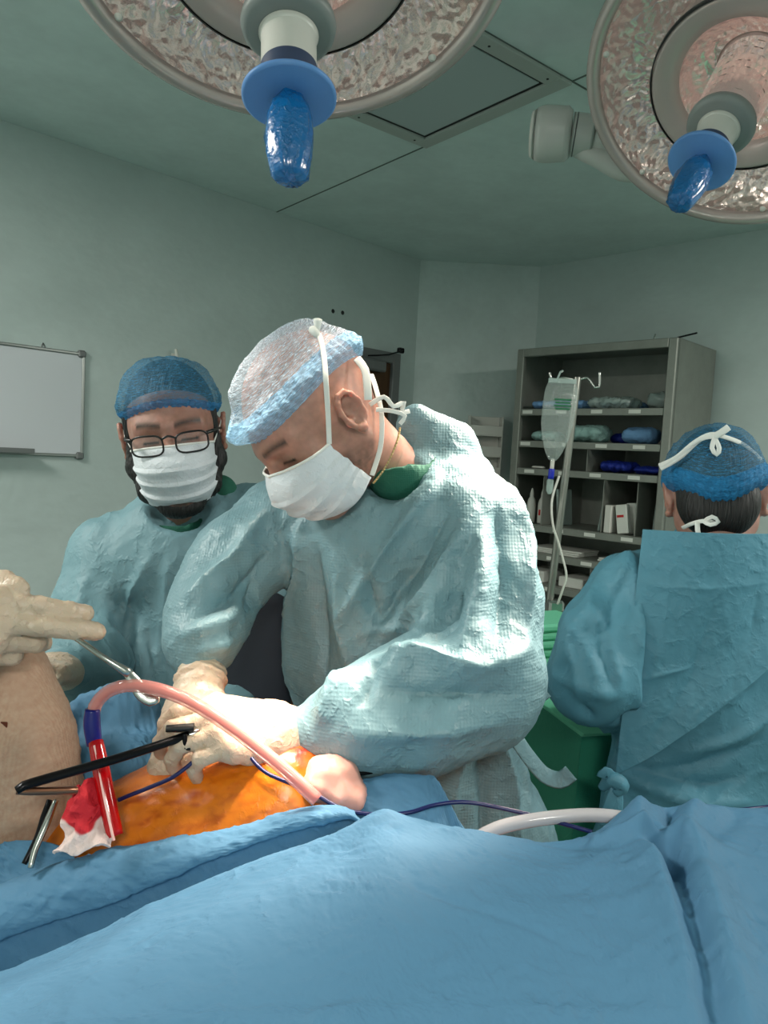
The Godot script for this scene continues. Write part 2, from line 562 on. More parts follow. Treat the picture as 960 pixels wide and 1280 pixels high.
func room() -> void:
	var dl := Vector3(-0.7071, 0, 0.7071)
	var dr := Vector3(0.7071, 0, 0.7071)
	var far_l := CORNER_L + dl * 5.2
	var far_r := CORNER_R + dr * 5.2
	var back := Vector3((far_l.x + far_r.x) * 0.5, 0, far_l.z + (far_r.x - far_l.x) * 0.5)
	struct("wall_left", quad_slab(CORNER_L, far_l, 0, CEIL, dr), M.wall)
	struct("wall_corner", quad_slab(CORNER_L, CORNER_R, 0, CEIL, Vector3(0, 0, 1)), M.wall)
	struct("wall_right", quad_slab(CORNER_R, far_r, 0, CEIL, dl), M.wall)
	struct("wall_back_left", quad_slab(far_l, back, 0, CEIL, Vector3(0.7071, 0, -0.7071)), M.wall)
	struct("wall_back_right", quad_slab(far_r, back, 0, CEIL, Vector3(-0.7071, 0, -0.7071)), M.wall)
	struct("floor", S().box(Vector3(11, 0.1, 11), T(Vector3(0.4, -0.05, -0.8), Basis(Vector3.UP, PI / 4)), 0.001), M.floor)
	var c := struct("ceiling", S().box(Vector3(11, 0.1, 11), T(Vector3(0.4, CEIL + 0.05, -0.8), Basis(Vector3.UP, PI / 4)), 0.001), M.ceiling)
	# a recessed panel in a flat frame
	var pc := Vector3(0.083, CEIL, -2.822)
	var ex := Vector3(0.409, 0, 0.512).normalized()
	var ey := Vector3(ex.z, 0, -ex.x) * -1.0
	var pb := Basis(ex, Vector3.DOWN, ex.cross(Vector3.DOWN))
	if pb.z.dot(ey) < 0: pb = Basis(ex, Vector3.UP, ex.cross(Vector3.UP))
	var mid := pc + ex * 0.33 + ey * 0.33
	var fr := S()
	for k in 2:
		var e := 1.0 if k == 0 else -1.0
		fr.box(Vector3(0.66, 0.012, 0.055), T(mid + pb.z * 0.3025 * e + Vector3(0, -0.006, 0), pb), 0.002)
		fr.box(Vector3(0.055, 0.012, 0.55), T(mid + pb.x * 0.3025 * e + Vector3(0, -0.006, 0), pb), 0.002)
	var hatch := struct("trim_1", fr, M.panel_frame)
	part("panel", S().box(Vector3(0.522, 0.006, 0.522), T(mid + Vector3(0, -0.003, 0), pb), 0.001), M.panel_face, hatch)
	part("gasket", S().box(Vector3(0.552, 0.004, 0.552), T(mid + Vector3(0, -0.0015, 0), pb), 0.001), M.black, hatch)
	for sx in [-1.0, 1.0]:
		for sz in [-1.0, 0.0, 1.0]:
			part("screw", S().lathe([Vector2(0, 0), Vector2(0.004, 0), Vector2(0.004, 0.0015)], 10, T(mid + pb.x * 0.3025 * sx + pb.z * 0.25 * sz + Vector3(0, -0.0135, 0))), M.black, hatch)
	# seams of the ceiling boards that meet at the panel
	for q in [[mid + pb.x * 0.33 + pb.z * 0.33, ey * -1.0], [mid - pb.x * 0.33 - pb.z * 0.33, ex * -1.0], [mid + pb.x * 0.33 - pb.z * 0.33, ex]]:
		var d: Vector3 = q[1]
		var seam_mid: Vector3 = q[0] + d * 0.6
		part("seam", S().box(Vector3(1.2, 0.003, 0.006), T(seam_mid + Vector3(0, -0.001, 0), Basis(d, Vector3.UP, d.cross(Vector3.UP))), 0.001), M.joint, c)
	# wall-hung board
	var wb := thing("whiteboard", "white wall-hung board with aluminium frame on the left wall", "whiteboard", Vector3(-1.472, 1.425, -2.812) - dl * -0.0 , Basis(Vector3.UP, PI / 4))
	# local x runs along the wall to the right, z into the room
	var x1 := 0.302
	var x0 := -0.36
	var cx := (x0 + x1) * 0.5
	var w := x1 - x0
	part("panel", S().box(Vector3(w - 0.01, 0.41, 0.008), T(Vector3(cx, 0.21, 0.010)), 0.001), M.board, wb)
	for e in [[Vector3(w, 0.012, 0.018), Vector3(cx, 0.006, 0.011)], [Vector3(w, 0.012, 0.018), Vector3(cx, 0.416, 0.011)], [Vector3(0.012, 0.42, 0.018), Vector3(x0, 0.21, 0.011)], [Vector3(0.012, 0.42, 0.018), Vector3(x1, 0.21, 0.011)]]:
		part("frame_rail", S().box(e[0], T(e[1]), 0.003), M.alu, wb)
	for e in [[x0, 0.006], [x1, 0.006], [x0, 0.416], [x1, 0.416]]:
		part("corner_cap", S().box(Vector3(0.032, 0.03, 0.023), T(Vector3(e[0] - signf(e[0]) * 0.008, e[1], 0.012)), 0.006), M.grey_plastic, wb)
	part("pen_tray", S().box(Vector3(0.30, 0.008, 0.05), T(Vector3(-0.05, 0.012, 0.042)), 0.003).box(Vector3(0.30, 0.020, 0.005), T(Vector3(-0.05, 0.018, 0.066)), 0.002), M.grey_plastic, wb)
	part("hanger", S().tube([Vector3(0.14, 0.42, 0.005), Vector3(0.145, 0.44, 0.006), Vector3(0.155, 0.42, 0.005)], 0.003, 6), M.grey_plastic, wb)
	# door leaf and frame near the corner
	var db := Basis(Vector3.UP, PI / 4)
	var dn := Vector3(0.016, 0, -4.293)
	var fr2 := S()
	fr2.box(Vector3(0.06, 2.08, 0.05), T(Vector3(-0.03, 1.04, 0.024)), 0.004)
	fr2.box(Vector3(0.06, 2.08, 0.05), T(Vector3(-0.77, 1.04, 0.024)), 0.004)
	fr2.box(Vector3(0.68, 0.06, 0.05), T(Vector3(-0.40, 2.05, 0.024)), 0.004)
	var door := struct("door_1", fr2.moved(T(dn, db)), M.grey_plastic)
	part("leaf", S().box(Vector3(0.68, 2.02, 0.028), T(Vector3(-0.40, 1.01, 0.014)), 0.003).moved(T(dn, db)), M.wood, door)
	var closer := part("door_closer", S().box(Vector3(0.24, 0.06, 0.05), T(Vector3(-0.26, 1.99, 0.056)), 0.008).moved(T(dn, db)), M.grey_plastic, door)
	part("closer_arm", S().tube([Vector3(-0.30, 2.03, 0.09), Vector3(-0.20, 2.045, 0.15), Vector3(-0.08, 2.085, 0.13)], 0.008, 8, 0.05, 0.6).box(Vector3(0.04, 0.03, 0.03), T(Vector3(-0.08, 2.085, 0.12)), 0.006).moved(T(dn, db)), M.dark_steel, closer)
	# two dark sockets in the wall above the door
	for p in [Vector3(-0.327, 2.2423, -3.9518), Vector3(-0.2793, 2.2455, -3.9992)]:
		var o := part("wall_plug", S().lathe([Vector2(0, 0.004), Vector2(0.010, 0.004), Vector2(0.013, 0.0)], 14, T(p, Basis(Vector3(0.7071, 0, -0.7071), Vector3(0.7071, 0, 0.7071), Vector3(0, 1, 0)))), M.black)
		tag(o, "small dark round wall plug above the door, %s of two" % ["left one" if p.x < -0.3 else "right one"], "wall plug", "wall plugs above the door")
	# small white peg on the wall behind the capped man in glasses
	var pg := thing("wall_hook", "small white wall hook above the blue cap of the man in glasses", "hook", Vector3(-0.9714, 1.8855, -3.3115), db)
	part("plate", S().box(Vector3(0.03, 0.05, 0.006), T(Vector3(0, -0.01, 0.003)), 0.002), M.white_plastic, pg)
	part("peg", S().tube([Vector3(0, -0.02, 0.005), Vector3(0, -0.01, 0.03), Vector3(-0.012, 0.03, 0.04)], [0.009, 0.009, 0.006], 8), M.white_plastic, pg)
	# wall rack of clear trays beside the cabinet
	var rk := thing("wall_rack", "pale plastic three-tier tray rack on the corner wall", "rack", Vector3(0.567, 1.40, -4.411))
	for sx in [-0.095, 0.095]:
		part("side_panel", S().box(Vector3(0.006, 0.36, 0.11), T(Vector3(sx, 0.18, 0.056)), 0.002), M.white_plastic, rk)
	part("back_panel", S().box(Vector3(0.18, 0.36, 0.004), T(Vector3(0, 0.18, 0.003)), 0.001), M.white_plastic, rk)
	for k in 3:
		var y := 0.006 + k * 0.12
		part("tray", S().box(Vector3(0.184, 0.005, 0.108), T(Vector3(0, y, 0.056)), 0.001).box(Vector3(0.184, 0.055, 0.005), T(Vector3(0, y + 0.03, 0.108)), 0.002), M.white_plastic, rk)
	# ceiling luminaires out of view above and behind the camera
	for p in [Vector3(-1.95, CEIL, -0.95), Vector3(2.35, CEIL, -1.15), Vector3(0.15, CEIL, 1.7)]:
		var lm := thing("ceiling_light", ["square recessed ceiling light panel near the whiteboard wall", "square recessed ceiling light panel near the cabinet wall", "square recessed ceiling light panel at the rear of the room"][0 if p.x < -1.0 else (1 if p.x > 1.0 else 2)], "light", p, Basis(Vector3.UP, PI / 4), "ceiling light panels")
		var f := S()
		for e in [-1.0, 1.0]:
			f.box(Vector3(0.62, 0.02, 0.03), T(Vector3(0, -0.01, 0.3 * e)), 0.003)
			f.box(Vector3(0.03, 0.02, 0.57), T(Vector3(0.3 * e, -0.01, 0)), 0.003)
		part("frame", f, M.white_plastic, lm)
		var g := mat(Color(0.9, 0.92, 0.9), 0.5)
		g.emission_enabled = true; g.emission = Color(1.0, 0.995, 0.96); g.emission_energy_multiplier = 1.5
		part("diffuser", S().box(Vector3(0.57, 0.008, 0.57), T(Vector3(0, -0.006, 0)), 0.002), g, lm)
		var al := AreaLight3D.new()
		al.name = "panel_light"
		al.area_size = Vector2(0.57, 0.57)
		al.area_normalize_energy = true
		al.light_energy = PANEL; al.light_color = Color(1.0, 0.995, 0.96)
		al.shadow_enabled = true; al.area_range = 12.0; al.area_attenuation = 2.0
		lm.add_child(al)
		al.position = Vector3(0, -0.025, 0); al.rotation.x = -PI / 2

func facets(r0: float, r1: float, y0: float, y1: float, nr: int, na: int, tilt: float, curve := 0.0) -> Surf:
	# ring of small mirror facets, each turned a little its own way
	var s := S()
	for a in nr:
		for b in na:
			var q := []
			var tr := rng.randf_range(-tilt, tilt)
			var ta := rng.randf_range(-tilt, tilt)
			for e in [[0, 0], [1, 0], [1, 1], [0, 1]]:
				var u: float = (a + e[0]) / float(nr)
				var an: float = TAU * (b + e[1] + 0.5 * (a % 2)) / na
				var r := lerpf(r0, r1, u)
				var y: float = lerpf(y0, y1, u) + curve * sin(u * PI) + tr * (e[0] - 0.5) + ta * (e[1] - 0.5)
				q.append(s.add(Vector3(cos(an) * r, y, sin(an) * r)))
			s.quad(q[0], q[1], q[2], q[3])
	return s

func surgical_lamp(called: String, label: String, at: Vector3, n: Vector3, energy: float, aim: Vector3, cone: float) -> Node3D:
	# local -y is the way the light goes
	var y := -n.normalized()
	var x := y.cross(Vector3(0.1, 0, 1)).normalized()
	var o := thing(called, label, "lamp", at, Basis(x, y, x.cross(y)))
	part("housing", S().lathe([Vector2(0.322, 0.0), Vector2(0.328, 0.02), Vector2(0.320, 0.06), Vector2(0.28, 0.115), Vector2(0.20, 0.15), Vector2(0.09, 0.165), Vector2(0.0, 0.167)], 96), M.lamp_body, o)
	part("rim", S().lathe([Vector2(0.298, 0.008), Vector2(0.300, -0.006), Vector2(0.312, -0.012), Vector2(0.325, -0.004), Vector2(0.330, 0.012), Vector2(0.326, 0.03)], 96), M.lamp_rim, o)
	part("outer_reflector", S().lathe([Vector2(0.300, 0.006), Vector2(0.285, 0.034), Vector2(0.262, 0.058), Vector2(0.235, 0.074), Vector2(0.205, 0.083), Vector2(0.182, 0.085)], 96), M.reflector, o)
	var bz := part("ring_bezel", S().lathe([Vector2(0.176, 0.09), Vector2(0.184, 0.02), Vector2(0.182, 0.004), Vector2(0.174, -0.002), Vector2(0.150, 0.004), Vector2(0.134, 0.014), Vector2(0.130, 0.03)], 80), M.lamp_bezel, o)
	part("edge_seal", S().lathe([Vector2(0.1855, 0.016), Vector2(0.1875, 0.010), Vector2(0.1860, 0.003), Vector2(0.1825, 0.002)], 80), M.black, bz)
	part("inner_reflector", S().lathe([Vector2(0.134, 0.02), Vector2(0.122, 0.045), Vector2(0.105, 0.064), Vector2(0.088, 0.074), Vector2(0.072, 0.077)], 72), M.reflector, o)
	part("upper_lamp_ring", facets(0.150, 0.176, 0.125, 0.082, 3, 70, 0.006), M.facet_glow, o)
	part("lamp_glass_ring", facets(0.068, 0.060, 0.078, -0.108, 9, 36, 0.004), M.crystal, o)
	part("cover_glass", S().lathe([Vector2(0.186, 0.004), Vector2(0.24, -0.002), Vector2(0.299, 0.002)], 80), M.cover, o)
	part("hub_plate", S().lathe([Vector2(0.058, -0.104), Vector2(0.0645, -0.108), Vector2(0.0660, -0.116), Vector2(0.0640, -0.124), Vector2(0.056, -0.129), Vector2(0.036, -0.130)], 56), M.hub_plate, o)
	part("handle_socket", S().lathe([Vector2(0.038, -0.128), Vector2(0.038, -0.185)], 48).lathe([Vector2(0.0365, -0.128), Vector2(0.0415, -0.131), Vector2(0.038, -0.137)], 48), M.white_plastic, o)
	part("socket_band", S().lathe([Vector2(0.0385, -0.183), Vector2(0.039, -0.186), Vector2(0.039, -0.215), Vector2(0.036, -0.224)], 48), M.socket_band, o)
	part("handle_flange", S().lathe([Vector2(0.0, -0.223), Vector2(0.060, -0.223), Vector2(0.064, -0.226), Vector2(0.064, -0.230), Vector2(0.060, -0.2325), Vector2(0.0, -0.231)], 56), M.flange, o)
	var h := S().lathe([Vector2(0.020, -0.230), Vector2(0.026, -0.243), Vector2(0.032, -0.262), Vector2(0.034, -0.29), Vector2(0.031, -0.32), Vector2(0.026, -0.345), Vector2(0.020, -0.354), Vector2(0.0, -0.356)], 40)
	var hn := noise(18.0, 71, true, 2)
	h.push(func(p, _n): return 0.0035 * hn.get_noise_3d(p.x * 3.0, p.y * 0.8, p.z * 3.0))
	part("handle_cover", h, M.handle_cover, o)
	for k in 6:
		var a := TAU * (k + 0.4) / 6
		part("rivet", S().lathe([Vector2(0, -0.010), Vector2(0.005, -0.009), Vector2(0.007, -0.004)], 10, T(Vector3(cos(a) * 0.287, 0.004, sin(a) * 0.287))), M.white_plastic, o)
	# six bulbs behind the outer ring, all aimed at one spot a metre below
	for k in 6:
		var a := TAU * (k + 0.5) / 6
		var sp := SpotLight3D.new()
		sp.name = "lamp_beam"
		sp.light_energy = energy / 6.0; sp.light_color = Color(1.0, 0.93, 0.85)
		sp.spot_angle = cone; sp.spot_angle_attenuation = 0.9; sp.spot_range = 12.0; sp.spot_attenuation = 2.0
		sp.light_size = 0.05; sp.shadow_enabled = true
		o.add_child(sp, true)
		sp.position = Vector3(cos(a) * 0.24, -0.012, sin(a) * 0.24)
		var d := (o.transform.affine_inverse() * aim - sp.position).normalized()
		sp.basis = Basis.looking_at(d, Vector3(sin(a), 0, -cos(a)))
	return o

func lamps() -> void:
	var a := surgical_lamp("surgical_lamp", "round surgical lamp hanging straight above the bald surgeon", Vector3(-0.178, 2.196, -1.097), Vector3(0.085, -0.962, 0.26), LAMP_A, Vector3(-0.115, 1.12, -0.885), 7.2)
	part("yoke", S().tube([Vector3(0.05, 0.15, -0.05), Vector3(0.06, 0.22, -0.1), Vector3(0.06, 0.30, -0.2)], [0.05, 0.045, 0.045], 20, 0.02), M.lamp_body, a)
	var b := surgical_lamp("surgical_lamp", "tilted surgical lamp at the upper right with white arm joint", Vector3(0.678, 2.281, -1.565), Vector3(-0.445, -0.80, 0.40), LAMP_B, Vector3(0.03, 1.25, -0.98), 10.0)
	var inv := b.transform.affine_inverse()
	var q := func(p: Vector3) -> Vector3: return inv * p
	# knuckle that carries it, left of the head
	var ax := (Vector3(0.4453, 2.2863, -1.8157) - Vector3(0.3115, 2.3008, -1.8669))
	var p0: Vector3 = q.call(Vector3(0.3569, 2.3904, -2.0744))
	var p1: Vector3 = q.call(Vector3(0.4479, 2.3866, -2.0541))
	var p2: Vector3 = q.call(Vector3(0.5058, 2.3811, -2.0436))
	var p3: Vector3 = q.call(Vector3(0.6892, 2.34, -2.0204))
	var knuckle := part("arm_joint", S().tube([p0, p0.lerp(p1, 0.12), p0.lerp(p1, 0.3), p1.lerp(p0, 0.12), p1], [0.064, 0.069, 0.071, 0.068, 0.058], 32, 0.008), M.lamp_body, b)
	part("joint_cap", S().tube([q.call(Vector3(0.3444, 2.391, -2.0775)), p0], [0.056, 0.063], 28), M.white_plastic, knuckle)
	part("joint_band", S().tube([p1.lerp(p2, 0.15), p1.lerp(p2, 0.2)], 0.0545, 32, 0.01), M.grey_plastic, knuckle)
	part("arm_neck", S().tube([p1, p2], [0.054, 0.053], 28).tube([p2, p3], [0.050, 0.050], 28), M.lamp_body, b)
	part("yoke", S().tube([q.call(Vector3(0.4607, 2.3571, -2.0618)), q.call(Vector3(0.515, 2.3303, -2.0397)), q.call(Vector3(0.607, 2.289, -2.0165)), q.call(Vector3(0.7128, 2.3207, -1.9688)), q.call(Vector3(0.756, 2.4282, -1.8567))], [0.022, 0.028, 0.032, 0.035, 0.04], 18, 0.02), M.lamp_body, b)
	# arms up to the ceiling
	part("drop_arm", S().tube([q.call(Vector3(0.7439, 2.457, -1.879)), q.call(Vector3(0.7153, 2.7817, -1.924)), q.call(Vector3(0.35, 2.62, -1.35))], 0.035, 16, 0.03), M.lamp_body, b)
	part("drop_arm", S().tube([Vector3(0.06, 0.30, -0.2), Vector3(0.2, 0.40, -0.2)], 0.04, 16, 0.03), M.lamp_body, a)

func cabinet() -> void:
	var bas := Basis(Vector3.UP, -PI / 4)
	var org := Vector3(0.669, 0, -3.951)
	var o := thing("shelf_cabinet", "grey steel pigeonhole cabinet standing against the right wall", "cabinet", org, bas)
	var W := 0.86
	var H := 2.095
	var D := 0.42
	for e in [0.0, 1.0]:
		part("side_panel", S().box(Vector3(0.004, H, D), T(Vector3(e * W + (0.002 if e == 0.0 else -0.002), H / 2, -D / 2)), 0.001), M.cabinet, o)
		part("front_post", S().box(Vector3(0.042, H, 0.03), T(Vector3(0.021 if e == 0.0 else W - 0.021, H / 2, 0.001)), 0.004), M.cabinet, o)
	part("back_panel", S().box(Vector3(W, H, 0.004), T(Vector3(W / 2, H / 2, -D + 0.002)), 0.001), M.cabinet, o)
	part("top_panel", S().box(Vector3(W, 0.004, D), T(Vector3(W / 2, H - 0.002, -D / 2)), 0.001), M.cabinet, o)
	part("top_rail", S().box(Vector3(W - 0.085, 0.042, 0.03), T(Vector3(W / 2, H - 0.021, 0.001)), 0.003), M.cabinet, o)
	var ys := [1.78, 1.615, 1.472, 1.18, 1.035, 0.875, 0.70, 0.40, 0.10]
	for y in ys:
		var sh := part("shelf", S().box(Vector3(W - 0.09, 0.004, D - 0.02), T(Vector3(W / 2, y, -D / 2)), 0.001).box(Vector3(W - 0.086, 0.034, 0.006), T(Vector3(W / 2, y - 0.015, 0.010)), 0.002), M.cabinet, o)
		for k in 4 if y > 0.8 else 0:
			var lx := 0.11 + k * 0.2 + rng.randf_range(-0.03, 0.03)
			part("shelf_label", S().box(Vector3(0.06, 0.018, 0.002), T(Vector3(lx, y - 0.014, 0.0142)), 0.0005), M.paper, sh)
	for d in [[0.436, 1.472, 1.615], [0.196, 1.18, 1.472], [0.538, 1.18, 1.472], [0.713, 1.18, 1.472], [0.50, 0.875, 1.035]]:
		part("divider", S().box(Vector3(0.004, d[2] - d[1] - 0.006, D - 0.03), T(Vector3(d[0], (d[1] + d[2]) / 2, -D / 2)), 0.001), M.cabinet, o)
	part("wire_pin", S().tube([Vector3(W - 0.02, H + 0.004, -0.02), Vector3(W + 0.06, H + 0.022, -0.04)], 0.004, 8), M.dark_steel, o)
	part("wire_pin", S().tube([Vector3(W - 0.13, H + 0.002, -0.02), Vector3(W - 0.13, H + 0.03, -0.03)], 0.004, 8), M.steel, o)
	# goods on the shelves
	var X := T(org, bas)
	var blob := func(called: String, label: String, cat: String, m: Material, x: float, y: float, z: float, sz: Vector3, seed_: int, amp := 0.012, grp := "") -> Node:
		var f := Field.new()
		var r := sz.y * 0.5
		f.cap(Vector3(-sz.x * 0.5 + r, r, 0), Vector3(sz.x * 0.5 - r, r, 0), r, r, 0.01, Vector3(0, 0, 1), maxf(sz.z / sz.y, 1.0))
		var s := f.surf(maxf(0.007, sz.y * 0.16))
		var nz := noise(16.0, seed_, true, 3)
		s.push(func(p, n): return amp * nz.get_noise_3dv(p))
		var low := 1e9
		for p in s.v: low = minf(low, p.y)
		s.moved(T(Vector3(x, y - low + 0.0025, z))).moved(X)
		return tag(part(called, s, m), label, cat, grp)
	blob.call("folded_pack", "pale blue folded cloth pack at the left of the cabinet's top shelf", "cloth pack", M.sky_pack, 0.22, 1.78, -0.12, Vector3(0.30, 0.035, 0.18), 1, 0.010)
	blob.call("folded_pack", "long pale blue folded cloth pack behind the infusion bag, top shelf", "cloth pack", M.sky_pack, 0.40, 1.78, -0.315, Vector3(0.34, 0.045, 0.12), 2, 0.010)
	blob.call("plastic_packet", "clear plastic packet in the middle of the cabinet's top shelf", "packet", M.clear_pack, 0.51, 1.78, -0.11, Vector3(0.22, 0.045, 0.16), 3, 0.014)
	blob.call("plastic_packet", "bulging clear green plastic packet at the right of the top shelf", "packet", M.clear_pack, 0.735, 1.78, -0.17, Vector3(0.14, 0.075, 0.14), 4, 0.014)
	blob.call("folded_cloth", "white folded cloth at the left of the second shelf", "cloth", M.pale_cloth, 0.15, 1.615, -0.10, Vector3(0.14, 0.04, 0.14), 5, 0.010)
	blob.call("folded_cloth", "rumpled pale green cloth in the middle of the second shelf", "cloth", M.pale_cloth, 0.38, 1.615, -0.12, Vector3(0.20, 0.07, 0.16), 6, 0.016)
	blob.call("wrapped_pack", "rounded light blue wrapped pack on the second shelf", "pack", M.sky_pack, 0.66, 1.615, -0.12, Vector3(0.17, 0.075, 0.15), 7, 0.007)
	blob.call("wrapped_pack", "dark blue flat pack behind the light blue one, second shelf", "pack", M.blue_pack, 0.52, 1.615, -0.26, Vector3(0.16, 0.05, 0.12), 8, 0.007)
	blob.call("blue_pack", "dark blue folded pack at the left of the third shelf's right bay", "pack", M.blue_pack, 0.56, 1.472, -0.12, Vector3(0.16, 0.045, 0.16), 9, 0.010)
	blob.call("blue_pack", "dark blue folded pack at the right end of the third shelf", "pack", M.blue_pack, 0.74, 1.472, -0.11, Vector3(0.15, 0.03, 0.16), 10, 0.008)
	blob.call("blue_pack", "tall dark blue pack standing at the back of the third shelf", "pack", M.blue_pack, 0.75, 1.472, -0.32, Vector3(0.15, 0.115, 0.1), 12, 0.008)
	blob.call("paper_slip", "small white paper slip on the third shelf's left bay", "paper", M.paper, 0.13, 1.472, -0.06, Vector3(0.07, 0.012, 0.05), 13, 0.001)
	for k in 2:
		var bt := thing("bottle", ["left one of two white squeeze bottles in the cabinet", "right one of two white squeeze bottles, red print on its side"][k], "bottle", X * Vector3(0.095 + k * 0.055, 1.1825, -0.07 - 0.02 * k), bas, "white squeeze bottles")
		part("body", S().lathe([Vector2(0, 0), Vector2(0.021, 0.001), Vector2(0.023, 0.01), Vector2(0.023, 0.10), Vector2(0.019, 0.125), Vector2(0.010, 0.14), Vector2(0.009, 0.145)], 24), M.white_plastic, bt)
		part("nozzle", S().lathe([Vector2(0.011, 0.142), Vector2(0.010, 0.16), Vector2(0.004, 0.185), Vector2(0.0, 0.186)], 18), M.white_plastic, bt)
		if k == 1: part("print", S().box(Vector3(0.012, 0.03, 0.001), T(Vector3(0, 0.06, 0.0232)), 0.0003), M.red_ink, bt)
	var leaf := func(label: String, x: float, z: float, w: float, h: float, th: float, lean: float, m: Material, called := "paper_packet", y := 1.1825) -> MeshInstance3D:
		var s := S().box(Vector3(w, h, th), T(Vector3(0, h / 2, 0)), minf(th * 0.3, 0.004))
		var o2 := part(called, s.moved(T(Vector3(x, y + 0.5 * w * absf(sin(lean)), z), Basis(Vector3(0, 0, 1), lean))).moved(X), m)
		tag(o2, label, "packet"); return o2
	leaf.call("flat white carton standing in the third bay of the pigeonholes", 0.567, -0.08, 0.036, 0.135, 0.12, 0.0, M.white_plastic)
	var pk: MeshInstance3D = leaf.call("white paper packet with red print leaning in the third bay", 0.648, -0.045, 0.058, 0.14, 0.035, 0.16, M.paper)
	part("print", S().box(Vector3(0.035, 0.012, 0.001), T(Vector3(-0.005, 0.085, 0.0182)), 0.0003).moved(T(Vector3(0.648, 1.187, -0.045), Basis(Vector3(0, 0, 1), 0.16))).moved(X), M.red_ink, pk)
	leaf.call("second white paper packet leaning behind the red-printed one", 0.665, -0.10, 0.05, 0.15, 0.03, 0.10, M.paper)
	leaf.call("pale green packet leaning on the divider of the second bay", 0.50, -0.14, 0.012, 0.2, 0.16, -0.12, M.clear_pack)
	leaf.call("beige packet leaning inside the second bay, left side", 0.25, -0.16, 0.012, 0.19, 0.14, 0.1, M.clear_pack)
	leaf.call("clear packet upright at the right end of the pigeonholes", 0.79, -0.12, 0.012, 0.16, 0.16, -0.05, M.clear_pack)
	for k in 5:
		var left := k < 3
		var lvl := k if left else k - 3
		var s := S().box(Vector3(0.30, 0.008, 0.20), T(Vector3(0.26 if left else 0.67, 1.0415 + 0.0085 * lvl, -0.14 - 0.01 * lvl), Basis(Vector3.UP, 0.05 * lvl - 0.05)), 0.002)
		tag(part("paper_sheaf", s.moved(X), M.paper), "white paper sheaf on the fifth cabinet shelf, %s" % ["lowest of the left pile", "middle of the left pile", "topmost of the left pile", "lower one of the right pile", "upper one of the right pile"][k], "paper", "paper sheaves in the cabinet")
	for k in 3:
		var s := S().box(Vector3(0.14, 0.06 - 0.008 * k, 0.2), T(Vector3(0.15 + 0.23 * k, 0.908 - 0.004 * k, -0.14)), 0.004)
		tag(part("white_box", s.moved(X), M.paper), "white carton on the sixth cabinet shelf, %s" % ["left one", "middle one", "right one"][k], "box", "cartons in the cabinet")

